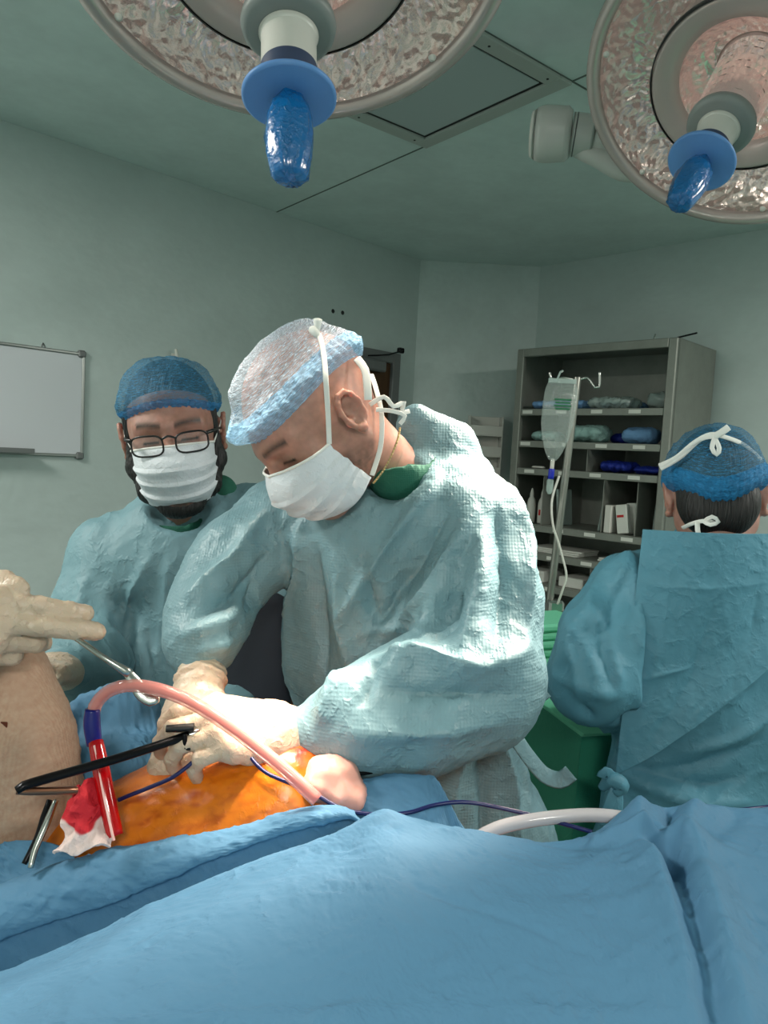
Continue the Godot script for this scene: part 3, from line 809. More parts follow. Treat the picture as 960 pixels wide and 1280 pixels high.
func drip_stand() -> void:
	var top := Vector3(0.6117, 1.7886, -2.4494)
	var foot := Vector3(0.50, 0.0, -2.36)
	var o := thing("drip_stand", "steel infusion stand in front of the cabinet", "stand", foot)
	var up := top - foot
	part("pole", S().tube([Vector3(0, 0.06, 0), up], 0.0125, 16, 0.2), M.brushed, o)
	part("hook", S().tube([up + Vector3(0, -0.01, 0), up + Vector3(0.03, 0.0, 0.005), up + Vector3(0.055, -0.03, 0.01), up + Vector3(0.07, -0.028, 0.01), up + Vector3(0.068, 0.02, 0.01)], 0.0045, 8), M.steel, o)
	part("hook", S().tube([up + Vector3(0, -0.01, 0), up + Vector3(-0.05, -0.005, 0.01), up + Vector3(-0.085, -0.015, 0.012), up + Vector3(-0.095, 0.01, 0.012)], 0.0045, 8), M.steel, o)
	for k in 5:
		var a := TAU * k / 5 + 0.3
		var lg := part("foot", S().tube([Vector3(0, 0.09, 0), Vector3(cos(a) * 0.15, 0.075, sin(a) * 0.15), Vector3(cos(a) * 0.28, 0.06, sin(a) * 0.28)], 0.014, 10, 0.03), M.brushed, o)
		part("castor", S().lathe([Vector2(0, -0.014), Vector2(0.028, -0.014), Vector2(0.03, 0), Vector2(0.028, 0.014), Vector2(0, 0.014)], 18, T(Vector3(cos(a) * 0.28, 0.03, sin(a) * 0.28), Basis(Vector3(1, 0, 0), PI / 2))), M.black, lg)
	var cp := Vector3(0.5765, 1.0376, -2.3815) - foot
	part("clamp", S().box(Vector3(0.05, 0.045, 0.05), T(cp), 0.008).tube([cp, cp + Vector3(0.06, -0.03, 0.03), cp + Vector3(0.11, -0.075, 0.05)], 0.006, 8).tube([cp + Vector3(-0.06, -0.055, 0.02), cp + Vector3(0.02, -0.05, 0.03)], 0.006, 8), M.steel, o)
	# infusion bag with line
	var bag := thing("infusion_bag", "clear infusion bag with green print hanging on the drip stand", "bag", Vector3(0.5487, 1.7635, -2.3873), Basis.IDENTITY.scaled(Vector3.ONE * 1.09))
	var w0 := 0.048
	var net := []
	var prof := [[0.0, 0.040, 0.003], [-0.02, 0.048, 0.012], [-0.06, 0.050, 0.020], [-0.12, 0.048, 0.024], [-0.165, 0.040, 0.022], [-0.20, 0.028, 0.016], [-0.22, 0.018, 0.010], [-0.23, 0.010, 0.008]]
	var sb := S()
	var ring := 28
	for k in prof.size():
		for a in ring:
			var an := TAU * a / ring
			sb.add(Vector3(cos(an) * prof[k][1] * (1.0 + 0.02 * sin(k * 2.1 + a)) + 0.012 * prof[k][0] / 0.23, prof[k][0], sin(an) * prof[k][2]))
	for k in prof.size() - 1:
		for a in ring:
			var i0 := k * ring + a
			var i1 := k * ring + (a + 1) % ring
			sb.quad(i0, i1, i1 + ring, i0 + ring)
	part("pouch", sb, M.clear_soft, bag)
	part("seam", S().box(Vector3(0.082, 0.014, 0.004), T(Vector3(0, 0.004, 0)), 0.001).tube([Vector3(-0.015, 0.008, 0), Vector3(-0.008, 0.030, 0.0), Vector3(0.0, 0.034, 0)], 0.003, 8), M.clear_pack, bag)
	for k in 4:
		part("print", S().box(Vector3(0.05 - 0.006 * (k % 2), 0.005, 0.001), T(Vector3(0.0, -0.052 - 0.009 * k, 0.0225 + 0.0008 * k)), 0.0003), mat(Color(0.10, 0.42, 0.28), 0.6), bag)
	part("port", S().tube([Vector3(-0.012, -0.225, 0), Vector3(-0.013, -0.26, 0)], 0.006, 10), M.white_plastic, bag)
	part("connector", S().tube([Vector3(-0.013, -0.255, 0), Vector3(-0.014, -0.285, 0)], 0.009, 12), mat(Color(0.05, 0.15, 0.70), 0.35), bag)
	part("drip_chamber", S().lathe([Vector2(0.006, 0), Vector2(0.010, -0.004), Vector2(0.010, -0.035), Vector2(0.005, -0.045)], 16, T(Vector3(-0.015, -0.285, 0))), M.clear_pack, bag)
	var line := []
	for p in [Vector3(0.5547, 1.4642, -2.3642), Vector3(0.5313, 1.3873, -2.3382), Vector3(0.5357, 1.3122, -2.3224), Vector3(0.5565, 1.2552, -2.3181), Vector3(0.5747, 1.2005, -2.3138), Vector3(0.5875, 1.1507, -2.31), Vector3(0.5798, 1.1029, -2.3164), Vector3(0.5718, 1.0553, -2.3328)]:
		line.append((p - bag.position) / 1.09)
	part("line", S().tube(line, 0.0035, 8), M.white_plastic, bag)

func instrument_table() -> void:
	# table draped in green between the gowned back and the surgeon
	var o := thing("instrument_table", "green draped instrument table behind the surgeon's back", "table", Vector3(0.808, 0, -1.961), Basis(Vector3.UP, deg_to_rad(15.0)))
	part("drape_top", S().box(Vector3(0.95, 0.02, 0.70), T(Vector3(0, 0.93, 0)), 0.008), M.pale_green, o)
	var net := []
	for r in 4:
		var row := []
		for k in 14:
			var x := (-0.48 + 0.96 * k / 13.0) * (1.0 + 0.022 * r)
			var f := 0.012 * sin(k * 2.3) * r / 3.0
			row.append(Vector3(x, 0.938 - 0.24 * r, 0.354 + f + 0.01 * r))
		net.append(row)
	part("drape_front", S().sheet(net, 60, 12), M.green, o)
	for e in [-1.0, 1.0]:
		part("drape_side", S().sheet([[Vector3(0.479 * e, 0.938, -0.345), Vector3(0.479 * e, 0.938, 0.355)], [Vector3(0.495 * e, 0.5, -0.345), Vector3(0.49 * e, 0.5, 0.355)], [Vector3(0.51 * e, 0.22, -0.355), Vector3(0.51 * e, 0.22, 0.365)]], 8, 8), M.green, o)
		for z in [-0.3, 0.3]:
			part("leg", S().tube([Vector3(0.42 * e, 0.0, z), Vector3(0.42 * e, 0.92, z)], 0.014, 12, 0.3), M.brushed, o)
	# folded green towels
	for k in 6:
		var s := S().box(Vector3(0.20, 0.022, 0.16), T(Vector3(0, 0.011, 0)), 0.010)
		tag(part("green_towel", s.moved(T(Vector3(0.455 + 0.006 * (k % 2), 0.9405 + 0.0235 * k, -2.0), Basis(Vector3.UP, 0.2 + 0.05 * k))), M.pale_green), "folded green towel, %s of the stack on the instrument table" % ["lowest", "second from below", "third from below", "fourth from below", "second from top", "topmost"][k], "towel", "stacked green towels")
	# scissors with black loops
	var sc := thing("scissors", "black handled scissors lying on the green instrument table", "scissors", Vector3(0.425, 0.944, -1.83), Basis(Vector3.UP, 0.5))
	for e in [-1.0, 1.0]:
		var c := Vector3(0.022 * e, 0.004, 0.05)
		var loop := []
		for k in 13: loop.append(c + Vector3(cos(TAU * k / 12) * 0.016, 0, sin(TAU * k / 12) * 0.022))
		part("handle_loop", S().tube(loop, 0.004, 8, 0.004), M.black, sc)
		part("blade", S().tube([c + Vector3(-0.008 * e, 0, -0.02), Vector3(0, 0.004, -0.02), Vector3(-0.006 * e, 0.004, -0.10)], [0.004, 0.004, 0.0015], 8, 0.01), M.steel, sc)

# ---------------------------------------------------------------- heads, hands, bodies
# head axes: x to the person's left, y up, z out of the face; origin between the ears
var head_surf: Surf
func make_head() -> void:
	var f := Field.new()
	var X := Vector3(1, 0, 0)
	var Y := Vector3(0, 1, 0)
	var Z := Vector3(0, 0, 1)
	f.ball(Vector3(0, 0.035, -0.012), 0.076, 0.03, Y, 1.17, Z, 1.28)
	f.cap(Vector3(0, 0.0, 0.025), Vector3(0, -0.06, 0.032), 0.058, 0.046, 0.04, Z, 1.12)
	for s in [-1.0, 1.0]:
		f.cap(Vector3(0.050 * s, -0.052, -0.005), Vector3(0.018 * s, -0.098, 0.066), 0.019, 0.019, 0.03)
		f.ball(Vector3(0.046 * s, -0.022, 0.058), 0.019, 0.025)
	f.ball(Vector3(0, -0.102, 0.073), 0.020, 0.025)
	f.cap(Vector3(0, -0.062, 0.083), Vector3(0, -0.076, 0.082), 0.014, 0.014, 0.02, X, 1.6)
	f.cap(Vector3(0, -0.03, -0.02), Vector3(0, -0.095, -0.03), 0.054, 0.052, 0.04)
	for s in [-1.0, 1.0]:
		f.cap(Vector3(0.010 * s, 0.018, 0.087), Vector3(0.046 * s, 0.020, 0.068), 0.010, 0.009, 0.018)
	for s in [-1.0, 1.0]:
		f.cut(Vector3(0.031 * s, 0.000, 0.101), Vector3(0.031 * s, 0.000, 0.101), 0.013, 0.013, 0.014, X, 1.5)
		f.ball(Vector3(0.031 * s, -0.001, 0.073), 0.0125, 0.006, X, 1.15)
		f.cap(Vector3(0.019 * s, -0.003, 0.083), Vector3(0.043 * s, -0.003, 0.080), 0.0035, 0.0035, 0.004)
	f.cap(Vector3(0, 0.008, 0.090), Vector3(0, -0.036, 0.112), 0.008, 0.0125, 0.012)
	for s in [-1.0, 1.0]:
		f.ball(Vector3(0.012 * s, -0.039, 0.101), 0.009, 0.008)
	for s in [-1.0, 1.0]:
		var o := Vector3(0.079 * s, -0.006, -0.012)
		f.ball(o + Vector3(0.001 * s, -0.002, -0.004), 0.007, 0.008, Y, 3.6, Z, 2.1)
		var pts := []
		for k in 9:
			var a := lerpf(-0.5, 4.1, k / 8.0)
			pts.append(o + Vector3(0.0075 * s + 0.003 * s * sin(a), 0.028 * sin(a) + 0.003, 0.004 - 0.017 * cos(a + 3.14159) * -1.0))
		f.chain(pts, [0.0038, 0.004, 0.0042, 0.0042, 0.0042, 0.0042, 0.004, 0.004, 0.004], 0.003)
		f.ball(o + Vector3(0.004 * s, -0.028, 0.006), 0.0075, 0.006)
		f.cut(o + Vector3(0.010 * s, 0.004, 0.004), o + Vector3(0.012 * s, -0.010, 0.006), 0.009, 0.007, 0.005)
		f.cap(o + Vector3(0.004 * s, -0.008, 0.014), o + Vector3(0.002 * s, -0.012, 0.016), 0.005, 0.005, 0.004)
	head_surf = f.surf(0.0036)

func lin(r: float, g: float, b: float) -> Color: return Color(r, g, b)

func head_copy(x: Transform3D, skin: Color, stubble: float, brows: Color) -> Surf:
	var s := S().join(head_surf)
	var sp := noise(90.0, 5, false, 2)
	s.paint(func(p: Vector3) -> Color:
		var c := skin
		var e := Vector2(absf(p.x), p.y)
		# beard ground with its own speckle
		var jaw := smoothstep(-0.030, -0.050, p.y + 0.25 * minf(p.z - 0.06, 0.0) * -1.0) * smoothstep(-0.02, 0.0, p.z) * smoothstep(-0.14, -0.125, p.y)
		c = c.lerp(Color(0.10, 0.065, 0.05), clampf(jaw * stubble * (0.8 + 0.9 * sp.get_noise_3dv(p)), 0, 1))
		if p.z > 0.05 and e.x > 0.010 and e.x < 0.052:
			var by := 0.0215 + 0.004 * sin((e.x - 0.01) * 60.0)
			c = c.lerp(brows, clampf(1.0 - absf(p.y - by) / 0.008, 0, 1) * 0.97)
			if p.z > 0.07 and absf(p.y + 0.004) < 0.0022 and e.x > 0.018 and e.x < 0.045: c = brows
		return c)
	return s.moved(x)

# hand axes: y to the fingers, z out of the back of the hand, thumb on +x times side
func hand(wrist: Vector3, dir: Vector3, back: Vector3, side: float, curls: Array, thumb: Array, spread := 0.10, fat := 1.0, cuff := 0.06, cuff_r := 0.034, scale := 1.0) -> Surf:
	var y := dir.normalized()
	var x := y.cross(back).normalized()
	var z := x.cross(y)
	var b := Basis(x, y, z)
	var f := Field.new()
	var base_x := [0.031, 0.010, -0.011, -0.029]
	var base_y := [0.092, 0.097, 0.092, 0.081]
	var lens := [[0.044, 0.026, 0.021], [0.048, 0.030, 0.022], [0.044, 0.028, 0.021], [0.034, 0.021, 0.019]]
	var rad := [0.0098, 0.0100, 0.0096, 0.0086]
	for k in 4:
		var p := Vector3(base_x[k] * side, base_y[k], 0.0)
		f.cap(Vector3(base_x[k] * 0.72 * side, 0.012, -0.002), p, 0.0155 * fat, 0.0125 * fat, 0.016)
		f.ball(p + Vector3(0, 0.0, 0.003), 0.0118 * fat, 0.008)
		var ang := 0.0
		var sp: float = [0.9, 0.25, -0.35, -1.0][k] * spread * side
		for j in 3:
			ang += curls[k][j]
			var d := Vector3(sin(sp), cos(ang) * cos(sp), -sin(ang))
			var q: Vector3 = p + d.normalized() * lens[k][j]
			f.cap(p, q, rad[k] * fat * (1.0 - 0.06 * j), rad[k] * fat * (0.95 - 0.06 * j), 0.0035)
			p = q
	var t0 := Vector3(0.020 * side, 0.022, -0.010)
	var t1 := t0 + Vector3(thumb[0] * side, 0.030, -0.008)
	var t2 := t1 + Vector3(thumb[1] * side, 0.030, thumb[2])
	var t3 := t2 + Vector3(thumb[3] * side, 0.024, thumb[2] * 1.2)
	f.cap(t0, t1, 0.017 * fat, 0.0125 * fat, 0.014)
	f.cap(t1, t2, 0.0118 * fat, 0.0105 * fat, 0.004)
	f.cap(t2, t3, 0.0105 * fat, 0.0090 * fat, 0.003)
	f.cap(Vector3(0, 0.02, -0.004), Vector3(0, 0.07, -0.004), 0.017 * fat, 0.014 * fat, 0.02, Vector3(1, 0, 0), 1.8)
	f.cap(Vector3(0, 0.015, 0), Vector3(0, -0.03, 0), 0.024 * fat, 0.028, 0.02, Vector3(1, 0, 0), 1.15)
	f.cap(Vector3(0, -0.03, 0), Vector3(0, -cuff, 0), 0.029, cuff_r, 0.012, Vector3(1, 0, 0), 1.08)
	var s := f.surf(0.0036)
	var wr := noise(26.0, 9, true, 3)
	s.push(func(p: Vector3, _n): return 0.0016 * wr.get_noise_3d(p.x, p.y * 1.6, p.z) + (0.0016 * sin(p.y * 420.0 + 4.0 * wr.get_noise_3d(p.x * 0.4, 0, p.z * 0.4)) * smoothstep(0.0, -0.03, p.y)))
	return s.moved(Transform3D(b.scaled_local(Vector3.ONE * scale), wrist))

# a whole figure under the clothes, down to the floor
func figure(j: Dictionary, x: Transform3D, skin: Color, stubble: float, brows: Color) -> Surf:
	var f := Field.new()
	var side: Vector3 = (j.sl - j.sr).normalized()
	var pel: Vector3 = j.pelvis
	f.cap(j.neck, j.neck.lerp(pel, 0.35), 0.062, 0.085, 0.06, side, 1.4)
	f.cap(j.neck.lerp(pel, 0.35), pel, 0.09, 0.095, 0.06, side, 1.35)
	f.cap(j.neck, x * Vector3(0, -0.10, -0.035), 0.055, 0.050, 0.04)
	for e in ["r", "l"]:
		f.cap(j.neck.lerp(j["s" + e], 0.5), j["s" + e], 0.05, 0.05, 0.05)
		f.cap(j["s" + e], j["e" + e], 0.052, 0.042, 0.03)
		f.cap(j["e" + e], j["w" + e], 0.040, 0.027, 0.02)
		var sg := 1.0 if e == "l" else -1.0
		var hip: Vector3 = pel + side * 0.09 * sg + Vector3(0, -0.04, 0)
		var foot := Vector3(hip.x + side.x * 0.03 * sg, 0.08, hip.z + side.z * 0.03 * sg)
		var knee := hip.lerp(foot, 0.48)
		var fw := side.cross(Vector3.UP) * -1.0
		f.cap(hip, knee, 0.082, 0.055, 0.04)
		f.cap(knee, foot, 0.055, 0.036, 0.03)
		f.cap(foot + Vector3(0, -0.045, 0), foot + fw * 0.16 + Vector3(0, -0.045, 0), 0.034, 0.034, 0.03)
	var s := f.surf(0.024)
	s.paint(func(_p): return skin)
	return s.join(head_copy(x, skin, stubble, brows))

# bouffant cap: crown and gathered band
func bouffant(x: Transform3D, yf: float, ys: float, yb: float, puff: float, m_crown: Material, m_band: Material, parent: Node, seed_: int, slump := Vector3.ZERO, start := 0.70) -> void:
	var c := Vector3(0, 0.035, -0.012)
	var R := Vector3(0.076, 0.089, 0.098)
	var nz := noise(22.0, seed_, true, 3, 0.02)
	var big := noise(9.0, seed_ + 3, false, 2)
	var NA := 150
	var NS := 56
	var at := func(a: float, s: float) -> Vector3:
		var fr := cos(a)
		var yr := lerpf(ys, yf, fr * fr) if fr > 0 else lerpf(ys, yb, fr * fr)
		var th := s * acos(clampf((yr - c.y) / R.y, -0.95, 0.95))
		var d := Vector3(sin(th) * sin(a), cos(th), sin(th) * cos(a))
		var p := c + d * R
		var roll := exp(-pow((s - 0.84) / 0.10, 2.0))
		var o := 0.006 + 0.010 * sin(PI * minf(s, 1.0)) * (0.6 + 0.6 * big.get_noise_3dv(d * 0.1)) + puff * roll * (0.75 + 0.5 * absf(fr)) - 0.003 * smoothstep(0.94, 1.0, s)
		var gather := smoothstep(0.55, 0.98, s) * 0.0022 * sin(a * 46.0 + 3.0 * big.get_noise_2d(a * 0.05, s * 0.1))
		o += gather + 0.0035 * nz.get_noise_3d(p.x * 1.3, p.y * 1.3, p.z * 0.7) * smoothstep(0.0, 0.3, s + 0.15)
		p += (d / R).normalized() * o + slump * roll
		return p
	for piece in 2:
		var s0 := 0.0 if piece == 0 else start
		var s1 := start + 0.01 if piece == 0 else 1.0
		var n := NS if piece == 0 else 30
		var sf := S()
		for k in n + 1:
			for a in NA:
				sf.add(at.call(TAU * a / NA, lerpf(s0, s1, float(k) / n) + 0.001), Vector2(1.5 * absf(2.0 * a / NA - 1.0), 1.6 * lerpf(s0, s1, float(k) / n)))
		for k in n:
			for a in NA:
				var i0 := k * NA + a
				var i1 := k * NA + (a + 1) % NA
				sf.quad(i0, i1, i1 + NA, i0 + NA)
		part("cap" if piece == 0 else "cap_band", sf.moved(x), m_crown if piece == 0 else m_band, parent)

func face_mask(x: Transform3D, parent: Node, seed_: int, drop := 0.0) -> MeshInstance3D:
	var s := S()
	var NU := 60
	var NV := 48
	var nz := noise(14.0, seed_, true, 2)
	var ys := [0.004 - drop, -0.034 - drop * 0.5, -0.072, -0.104, -0.118]
	var zs := [0.108, 0.131, 0.120, 0.101, 0.078]
	for b in NV + 1:
		var v := float(b) / NV
		var q := v * 4.0
		var k := mini(int(q), 3)
		var y0 := cubic_interpolate(ys[k], ys[k + 1], ys[maxi(k - 1, 0)], ys[mini(k + 2, 4)], q - k)
		var z0 := cubic_interpolate(zs[k], zs[k + 1], zs[maxi(k - 1, 0)], zs[mini(k + 2, 4)], q - k)
		var pleat := 0.0
		for pv in [0.28, 0.48, 0.68]:
			var dv: float = v - pv
			if dv > 0.0 and dv < 0.14: pleat += 0.0040 * (1.0 - dv / 0.14)
		for a in NU + 1:
			var u := float(a) / NU * 2.0 - 1.0
			var w := pow(maxf(cos(u * PI * 0.5), 0.0), 0.75)
			var sx := lerpf(0.068, 0.062, v)
			var sy := lerpf(-0.018, -0.100, v)
			var sz := lerpf(0.042, 0.022, v)
			var p := Vector3(sx * sin(u * PI * 0.5) * (1.0 + 0.06 * w), lerpf(sy, y0, 1.0 - u * u), sz + (z0 - sz) * w)
			p.z += pleat * (1.0 - absf(u) * 0.6) + 0.0035 * nz.get_noise_2d(u * 0.05, v * 0.12)
			p += Vector3(signf(u) * pleat * absf(u), -pleat * 0.4, 0)
			s.add(p)
	for b in NV:
		for a in NU:
			var q := b * (NU + 1) + a
			s.quad(q, q + 1, q + NU + 2, q + NU + 1)
	s.thicken(0.0012).moved(x)
	var o := part("mask", s, M.mask, parent)
	# stitched edge tape
	var top := []
	for a in NU / 3 + 1: top.append(s.v[a * 3] * 1.0)
	part("edge_tape", S().tube(top, 0.0022, 6, 0.01), M.tie, o)
	return o

func ribbon(pts: Array, w: float, hint: Vector3, flat := 0.22) -> Surf:
	return S().tube(pts, w, 10, 0.006, flat, hint)

# adds fold ridges and hollows to a gown
# fold ridges (and hollows, with negative height) pressed into a cloth along lines given in the room, on the side that faces along +z
func crease(s: Surf, list: Array, amp: float, width: float) -> void:
	var n := s.normals()
	for e in list:
		var pts: Array = e[0]
		var h: float = amp * (e[1] if e.size() > 1 else 1.0)
		var w: float = width * (e[2] if e.size() > 2 else 1.0)
		var lo := Vector3(1e9, 1e9, 1e9)
		var hi := -lo
		for p in pts:
			lo = lo.min(p); hi = hi.max(p)
		lo -= Vector3(w * 3.0, w * 3.0, 0.13); hi += Vector3(w * 3.0, w * 3.0, 0.13)
		var m := pts.size() - 1
		for k in s.v.size():
			var p := s.v[k]
			if p.x < lo.x or p.x > hi.x or p.y < lo.y or p.y > hi.y or p.z < lo.z or p.z > hi.z or n[k].z < 0.05: continue
			var best := 1e9
			var u := 0.0
			for q in m:
				var a := Vector2(pts[q].x, pts[q].y)
				var d := Vector2(pts[q + 1].x, pts[q + 1].y) - a
				var r := Vector2(p.x, p.y) - a
				var t := clampf(r.dot(d) / d.length_squared(), 0, 1)
				var dist := (r - d * t).length()
				if dist < best:
					best = dist; u = (q + t) / m
			best /= w
			if best < 3.0:
				s.v[k] += n[k] * h * (1.0 / (1.0 + 2.2 * best + 2.5 * best * best * best)) * pow(sin(PI * (0.04 + 0.92 * u)), 0.6) * smoothstep(0.05, 0.35, n[k].z)

func crumple(s: Surf, amp: float, seed_: int, stretch := Vector3(1, 0.5, 1)) -> void:
	var a := noise(7.0, seed_, true, 2, 0.06)
	var b := noise(17.0, seed_ + 5, true, 2, 0.03)
	s.push(func(p: Vector3, _n):
		var q := p * stretch
		return amp * (0.85 * (a.get_noise_3dv(q) - 0.2) + 0.12 * (b.get_noise_3dv(q) - 0.2)))
	s.soften(1, 0.4)

func surgeon() -> void:
	var o := thing("person", "bald surgeon in shiny teal gown bending over the operation, white lit cap", "person", Vector3(0.02, 0, -1.28))
	var inv := o.transform.affine_inverse()
	var fwd := Vector3(-0.548, -0.722, 0.42)
	var hb := frame(fwd, Vector3(-0.651, 0.685, 0.325))
	var hx := Transform3D(hb.scaled_local(Vector3(1.03, 0.97, 0.99)), Vector3(-0.1035, 1.546, -1.055))
	var j := {"neck": Vector3(0.0394, 1.4352, -1.1685), "sr": Vector3(-0.17, 1.3849, -1.2047), "sl": Vector3(0.1183, 1.3981, -1.0954), "er": Vector3(-0.2508, 1.2729, -1.1058), "el": Vector3(0.1317, 1.2025, -0.9801), "wr": Vector3(-0.2393, 1.1987, -0.9798), "wl": Vector3(-0.0733, 1.147, -0.9006), "pelvis": Vector3(0.1212, 0.9135, -1.1985)}
	var body := figure(j, hx, Color(0.50, 0.255, 0.185), 0.55, Color(0.07, 0.045, 0.035))
	part("body", body.moved(inv), M.skin, o)
	var side: Vector3 = (j.sl - j.sr).normalized()
	var f := Field.new()
	f.cap(Vector3(0.0009, 1.3481, -1.1517), Vector3(0.0409, 1.1366, -1.1756), 0.105, 0.118, 0.06, side, 1.50)
	f.cap(Vector3(0.0409, 1.1366, -1.1756), Vector3(0.1221, 0.8462, -1.1934), 0.118, 0.132, 0.06, side, 1.42)
	f.cap(Vector3(0.1221, 0.8462, -1.1934), Vector3(0.09, 0.42, -1.26), 0.132, 0.165, 0.06, side, 1.35)
	f.cap(Vector3(-0.1393, 1.3744, -1.1939), Vector3(0.0247, 1.4139, -1.1367), 0.070, 0.085, 0.05)
	f.cap(Vector3(0.0184, 1.416, -1.1369), Vector3(0.111, 1.4001, -1.0956), 0.082, 0.080, 0.05)
	f.cap(Vector3(0.0713, 1.4929, -1.1629), Vector3(0.1241, 1.4131, -1.1367), 0.046, 0.074, 0.04)
	f.cap(Vector3(0.0926, 1.5302, -1.2059), Vector3(0.1247, 1.4694, -1.2012), 0.030, 0.052, 0.03)
	# right sleeve
	f.chain([Vector3(-0.1657, 1.3795, -1.1943), Vector3(-0.2216, 1.3242, -1.1449), Vector3(-0.2461, 1.2751, -1.096), Vector3(-0.2493, 1.2477, -1.0537), Vector3(-0.247, 1.2185, -1.0164), Vector3(-0.2428, 1.1967, -0.9897)], [0.075, 0.070, 0.064, 0.058, 0.044, 0.022], 0.022)
	# left sleeve
	f.chain([Vector3(0.1207, 1.3982, -1.0954), Vector3(0.1414, 1.2994, -1.0377), Vector3(0.1298, 1.2069, -0.9654), Vector3(0.05, 1.1755, -0.9329), Vector3(-0.016, 1.1615, -0.9117), Vector3(-0.073, 1.1481, -0.8977)], [0.078, 0.083, 0.088, 0.080, 0.062, 0.036], 0.035)
	# folds of the sleeves and front
	var lines := [
		[[Vector3(-0.123, 1.389, -1.0546), Vector3(-0.1318, 1.2714, -1.0556), Vector3(-0.1373, 1.1217, -1.0741)], 1.2],
		[[Vector3(-0.0972, 1.3572, -1.0421), Vector3(-0.0899, 1.2505, -1.054), Vector3(-0.0753, 1.1489, -1.0762)], -1.2],
		[[Vector3(-0.0647, 1.3603, -1.0323), Vector3(-0.0551, 1.2524, -1.0541), Vector3(-0.0336, 1.1692, -1.0577)], 1],
		[[Vector3(-0.0246, 1.3512, -1.0316), Vector3(-0.0022, 1.246, -1.0436)], -1],
		[[Vector3(0.0709, 1.4692, -1.0407), Vector3(0.003, 1.3652, -1.0227), Vector3(-0.0494, 1.2664, -1.0452)], 1.2],
		[[Vector3(0.0894, 1.4258, -1.0273), Vector3(0.0284, 1.3107, -1.0185), Vector3(-0.0015, 1.237, -1.0329)], -1.3],
		[[Vector3(0.1218, 1.4283, -1.0175), Vector3(0.071, 1.3186, -0.989), Vector3(0.0305, 1.2563, -0.9641)], 1.2],
		[[Vector3(0.1805, 1.4634, -1.0503), Vector3(0.1967, 1.377, -1.0136), Vector3(0.1914, 1.2732, -0.9755)], 1.2],
		[[Vector3(0.1565, 1.4294, -1.0276), Vector3(0.1658, 1.347, -0.9812), Vector3(0.1481, 1.2701, -0.9351)], -1.2],
		[[Vector3(0.134, 1.4068, -1.0158), Vector3(0.1291, 1.3254, -0.9695), Vector3(0.1012, 1.2599, -0.9243)], 1.2],
		[[Vector3(0.1082, 1.3722, -1.0132), Vector3(0.092, 1.3021, -0.9677), Vector3(0.0605, 1.2654, -0.9348)], -1.6],
		[[Vector3(0.19, 1.2649, -0.9648), Vector3(0.1301, 1.2467, -0.9032), Vector3(0.0486, 1.2578, -0.884), Vector3(-0.0193, 1.2443, -0.883)], 1.2],
		[[Vector3(0.1767, 1.2201, -0.9313), Vector3(0.0898, 1.2209, -0.8812), Vector3(0.0114, 1.223, -0.8613)], -1.1],
		[[Vector3(0.16, 1.185, -0.9085), Vector3(0.0713, 1.1785, -0.8579), Vector3(-0.0237, 1.1723, -0.8474)], 1],
		[[Vector3(-0.0296, 1.2535, -0.8837), Vector3(-0.0464, 1.2167, -0.8708), Vector3(-0.0637, 1.1771, -0.8678)], 1],
		[[Vector3(0.0003, 1.2454, -0.8831), Vector3(-0.0162, 1.2024, -0.8597)], -1],
		[[Vector3(0.1846, 1.1032, -1.0727), Vector3(0.213, 1.0212, -1.0664), Vector3(0.2295, 0.9385, -1.06)], 1],
		[[Vector3(0.1614, 1.09, -1.0717), Vector3(0.1725, 0.9951, -1.0644), Vector3(0.1704, 0.9234, -1.0589)], -1],
		[[Vector3(0.1328, 1.0646, -1.0698), Vector3(0.1194, 0.9803, -1.0633), Vector3(0.1107, 0.9202, -1.0586)], 1],
		[[Vector3(0.2407, 1.1353, -1.0953), Vector3(0.2727, 1.0356, -1.0976), Vector3(0.2835, 0.9503, -1.091)], 1],
		[[Vector3(-0.1823, 1.4042, -1.1159), Vector3(-0.2209, 1.3335, -1.0804), Vector3(-0.2666, 1.2874, -1.0568)], 1.2],
		[[Vector3(-0.1669, 1.3443, -1.1113), Vector3(-0.2046, 1.2889, -1.0669), Vector3(-0.2493, 1.2622, -1.0147)], -1.2],
		[[Vector3(-0.1881, 1.2705, -1.0455), Vector3(-0.2241, 1.2547, -1.0041), Vector3(-0.2622, 1.2415, -1.0031)], 1],
		[[Vector3(-0.1859, 1.3101, -1.0886), Vector3(-0.1777, 1.248, -1.0437)], -1.2],
		[[Vector3(-0.2008, 1.2338, -1.0025), Vector3(-0.237, 1.2232, -0.9716)], 1]]
	for e in [[Vector3(0.0845, 1.3069, -0.943), Vector3(-0.0014, 1.2621, -0.9345)], [Vector3(0.0728, 1.3743, -0.9833), Vector3(0.0293, 1.2838, -0.9863)], [Vector3(0.1794, 1.167, -1.0275), Vector3(0.1056, 1.0817, -0.9708)]]:
		f.cut(e[0], e[1], 0.010, 0.006, 0.03)
	# neck opening
	f.cap(Vector3(0.0944, 1.5167, -1.1547), Vector3(0.0425, 1.5514, -1.1574), 0.045, 0.030, 0.03)
	f.cut(Vector3(0.0033, 1.4857, -1.057), Vector3(-0.0259, 1.5311, -1.0254), 0.052, 0.075, 0.015)
	f.cut(Vector3(0.0121, 1.5161, -1.0744), Vector3(0.0099, 1.5578, -1.0776), 0.040, 0.05, 0.012)
	var g := f.surf(0.0062)
	crease(g, lines, 0.020, 0.016)
	crumple(g, 0.006, 21)
	part("gown", g.moved(inv), M.gown, o)
	# green scrub collar
	var sc := Field.new()
	sc.cap(Vector3(0.0367, 1.4574, -1.12), Vector3(0.0157, 1.4765, -1.0864), 0.056, 0.046, 0.02)
	sc.cap(Vector3(0.0463, 1.4673, -1.1308), Vector3(0.0985, 1.4421, -1.1489), 0.052, 0.05, 0.03)
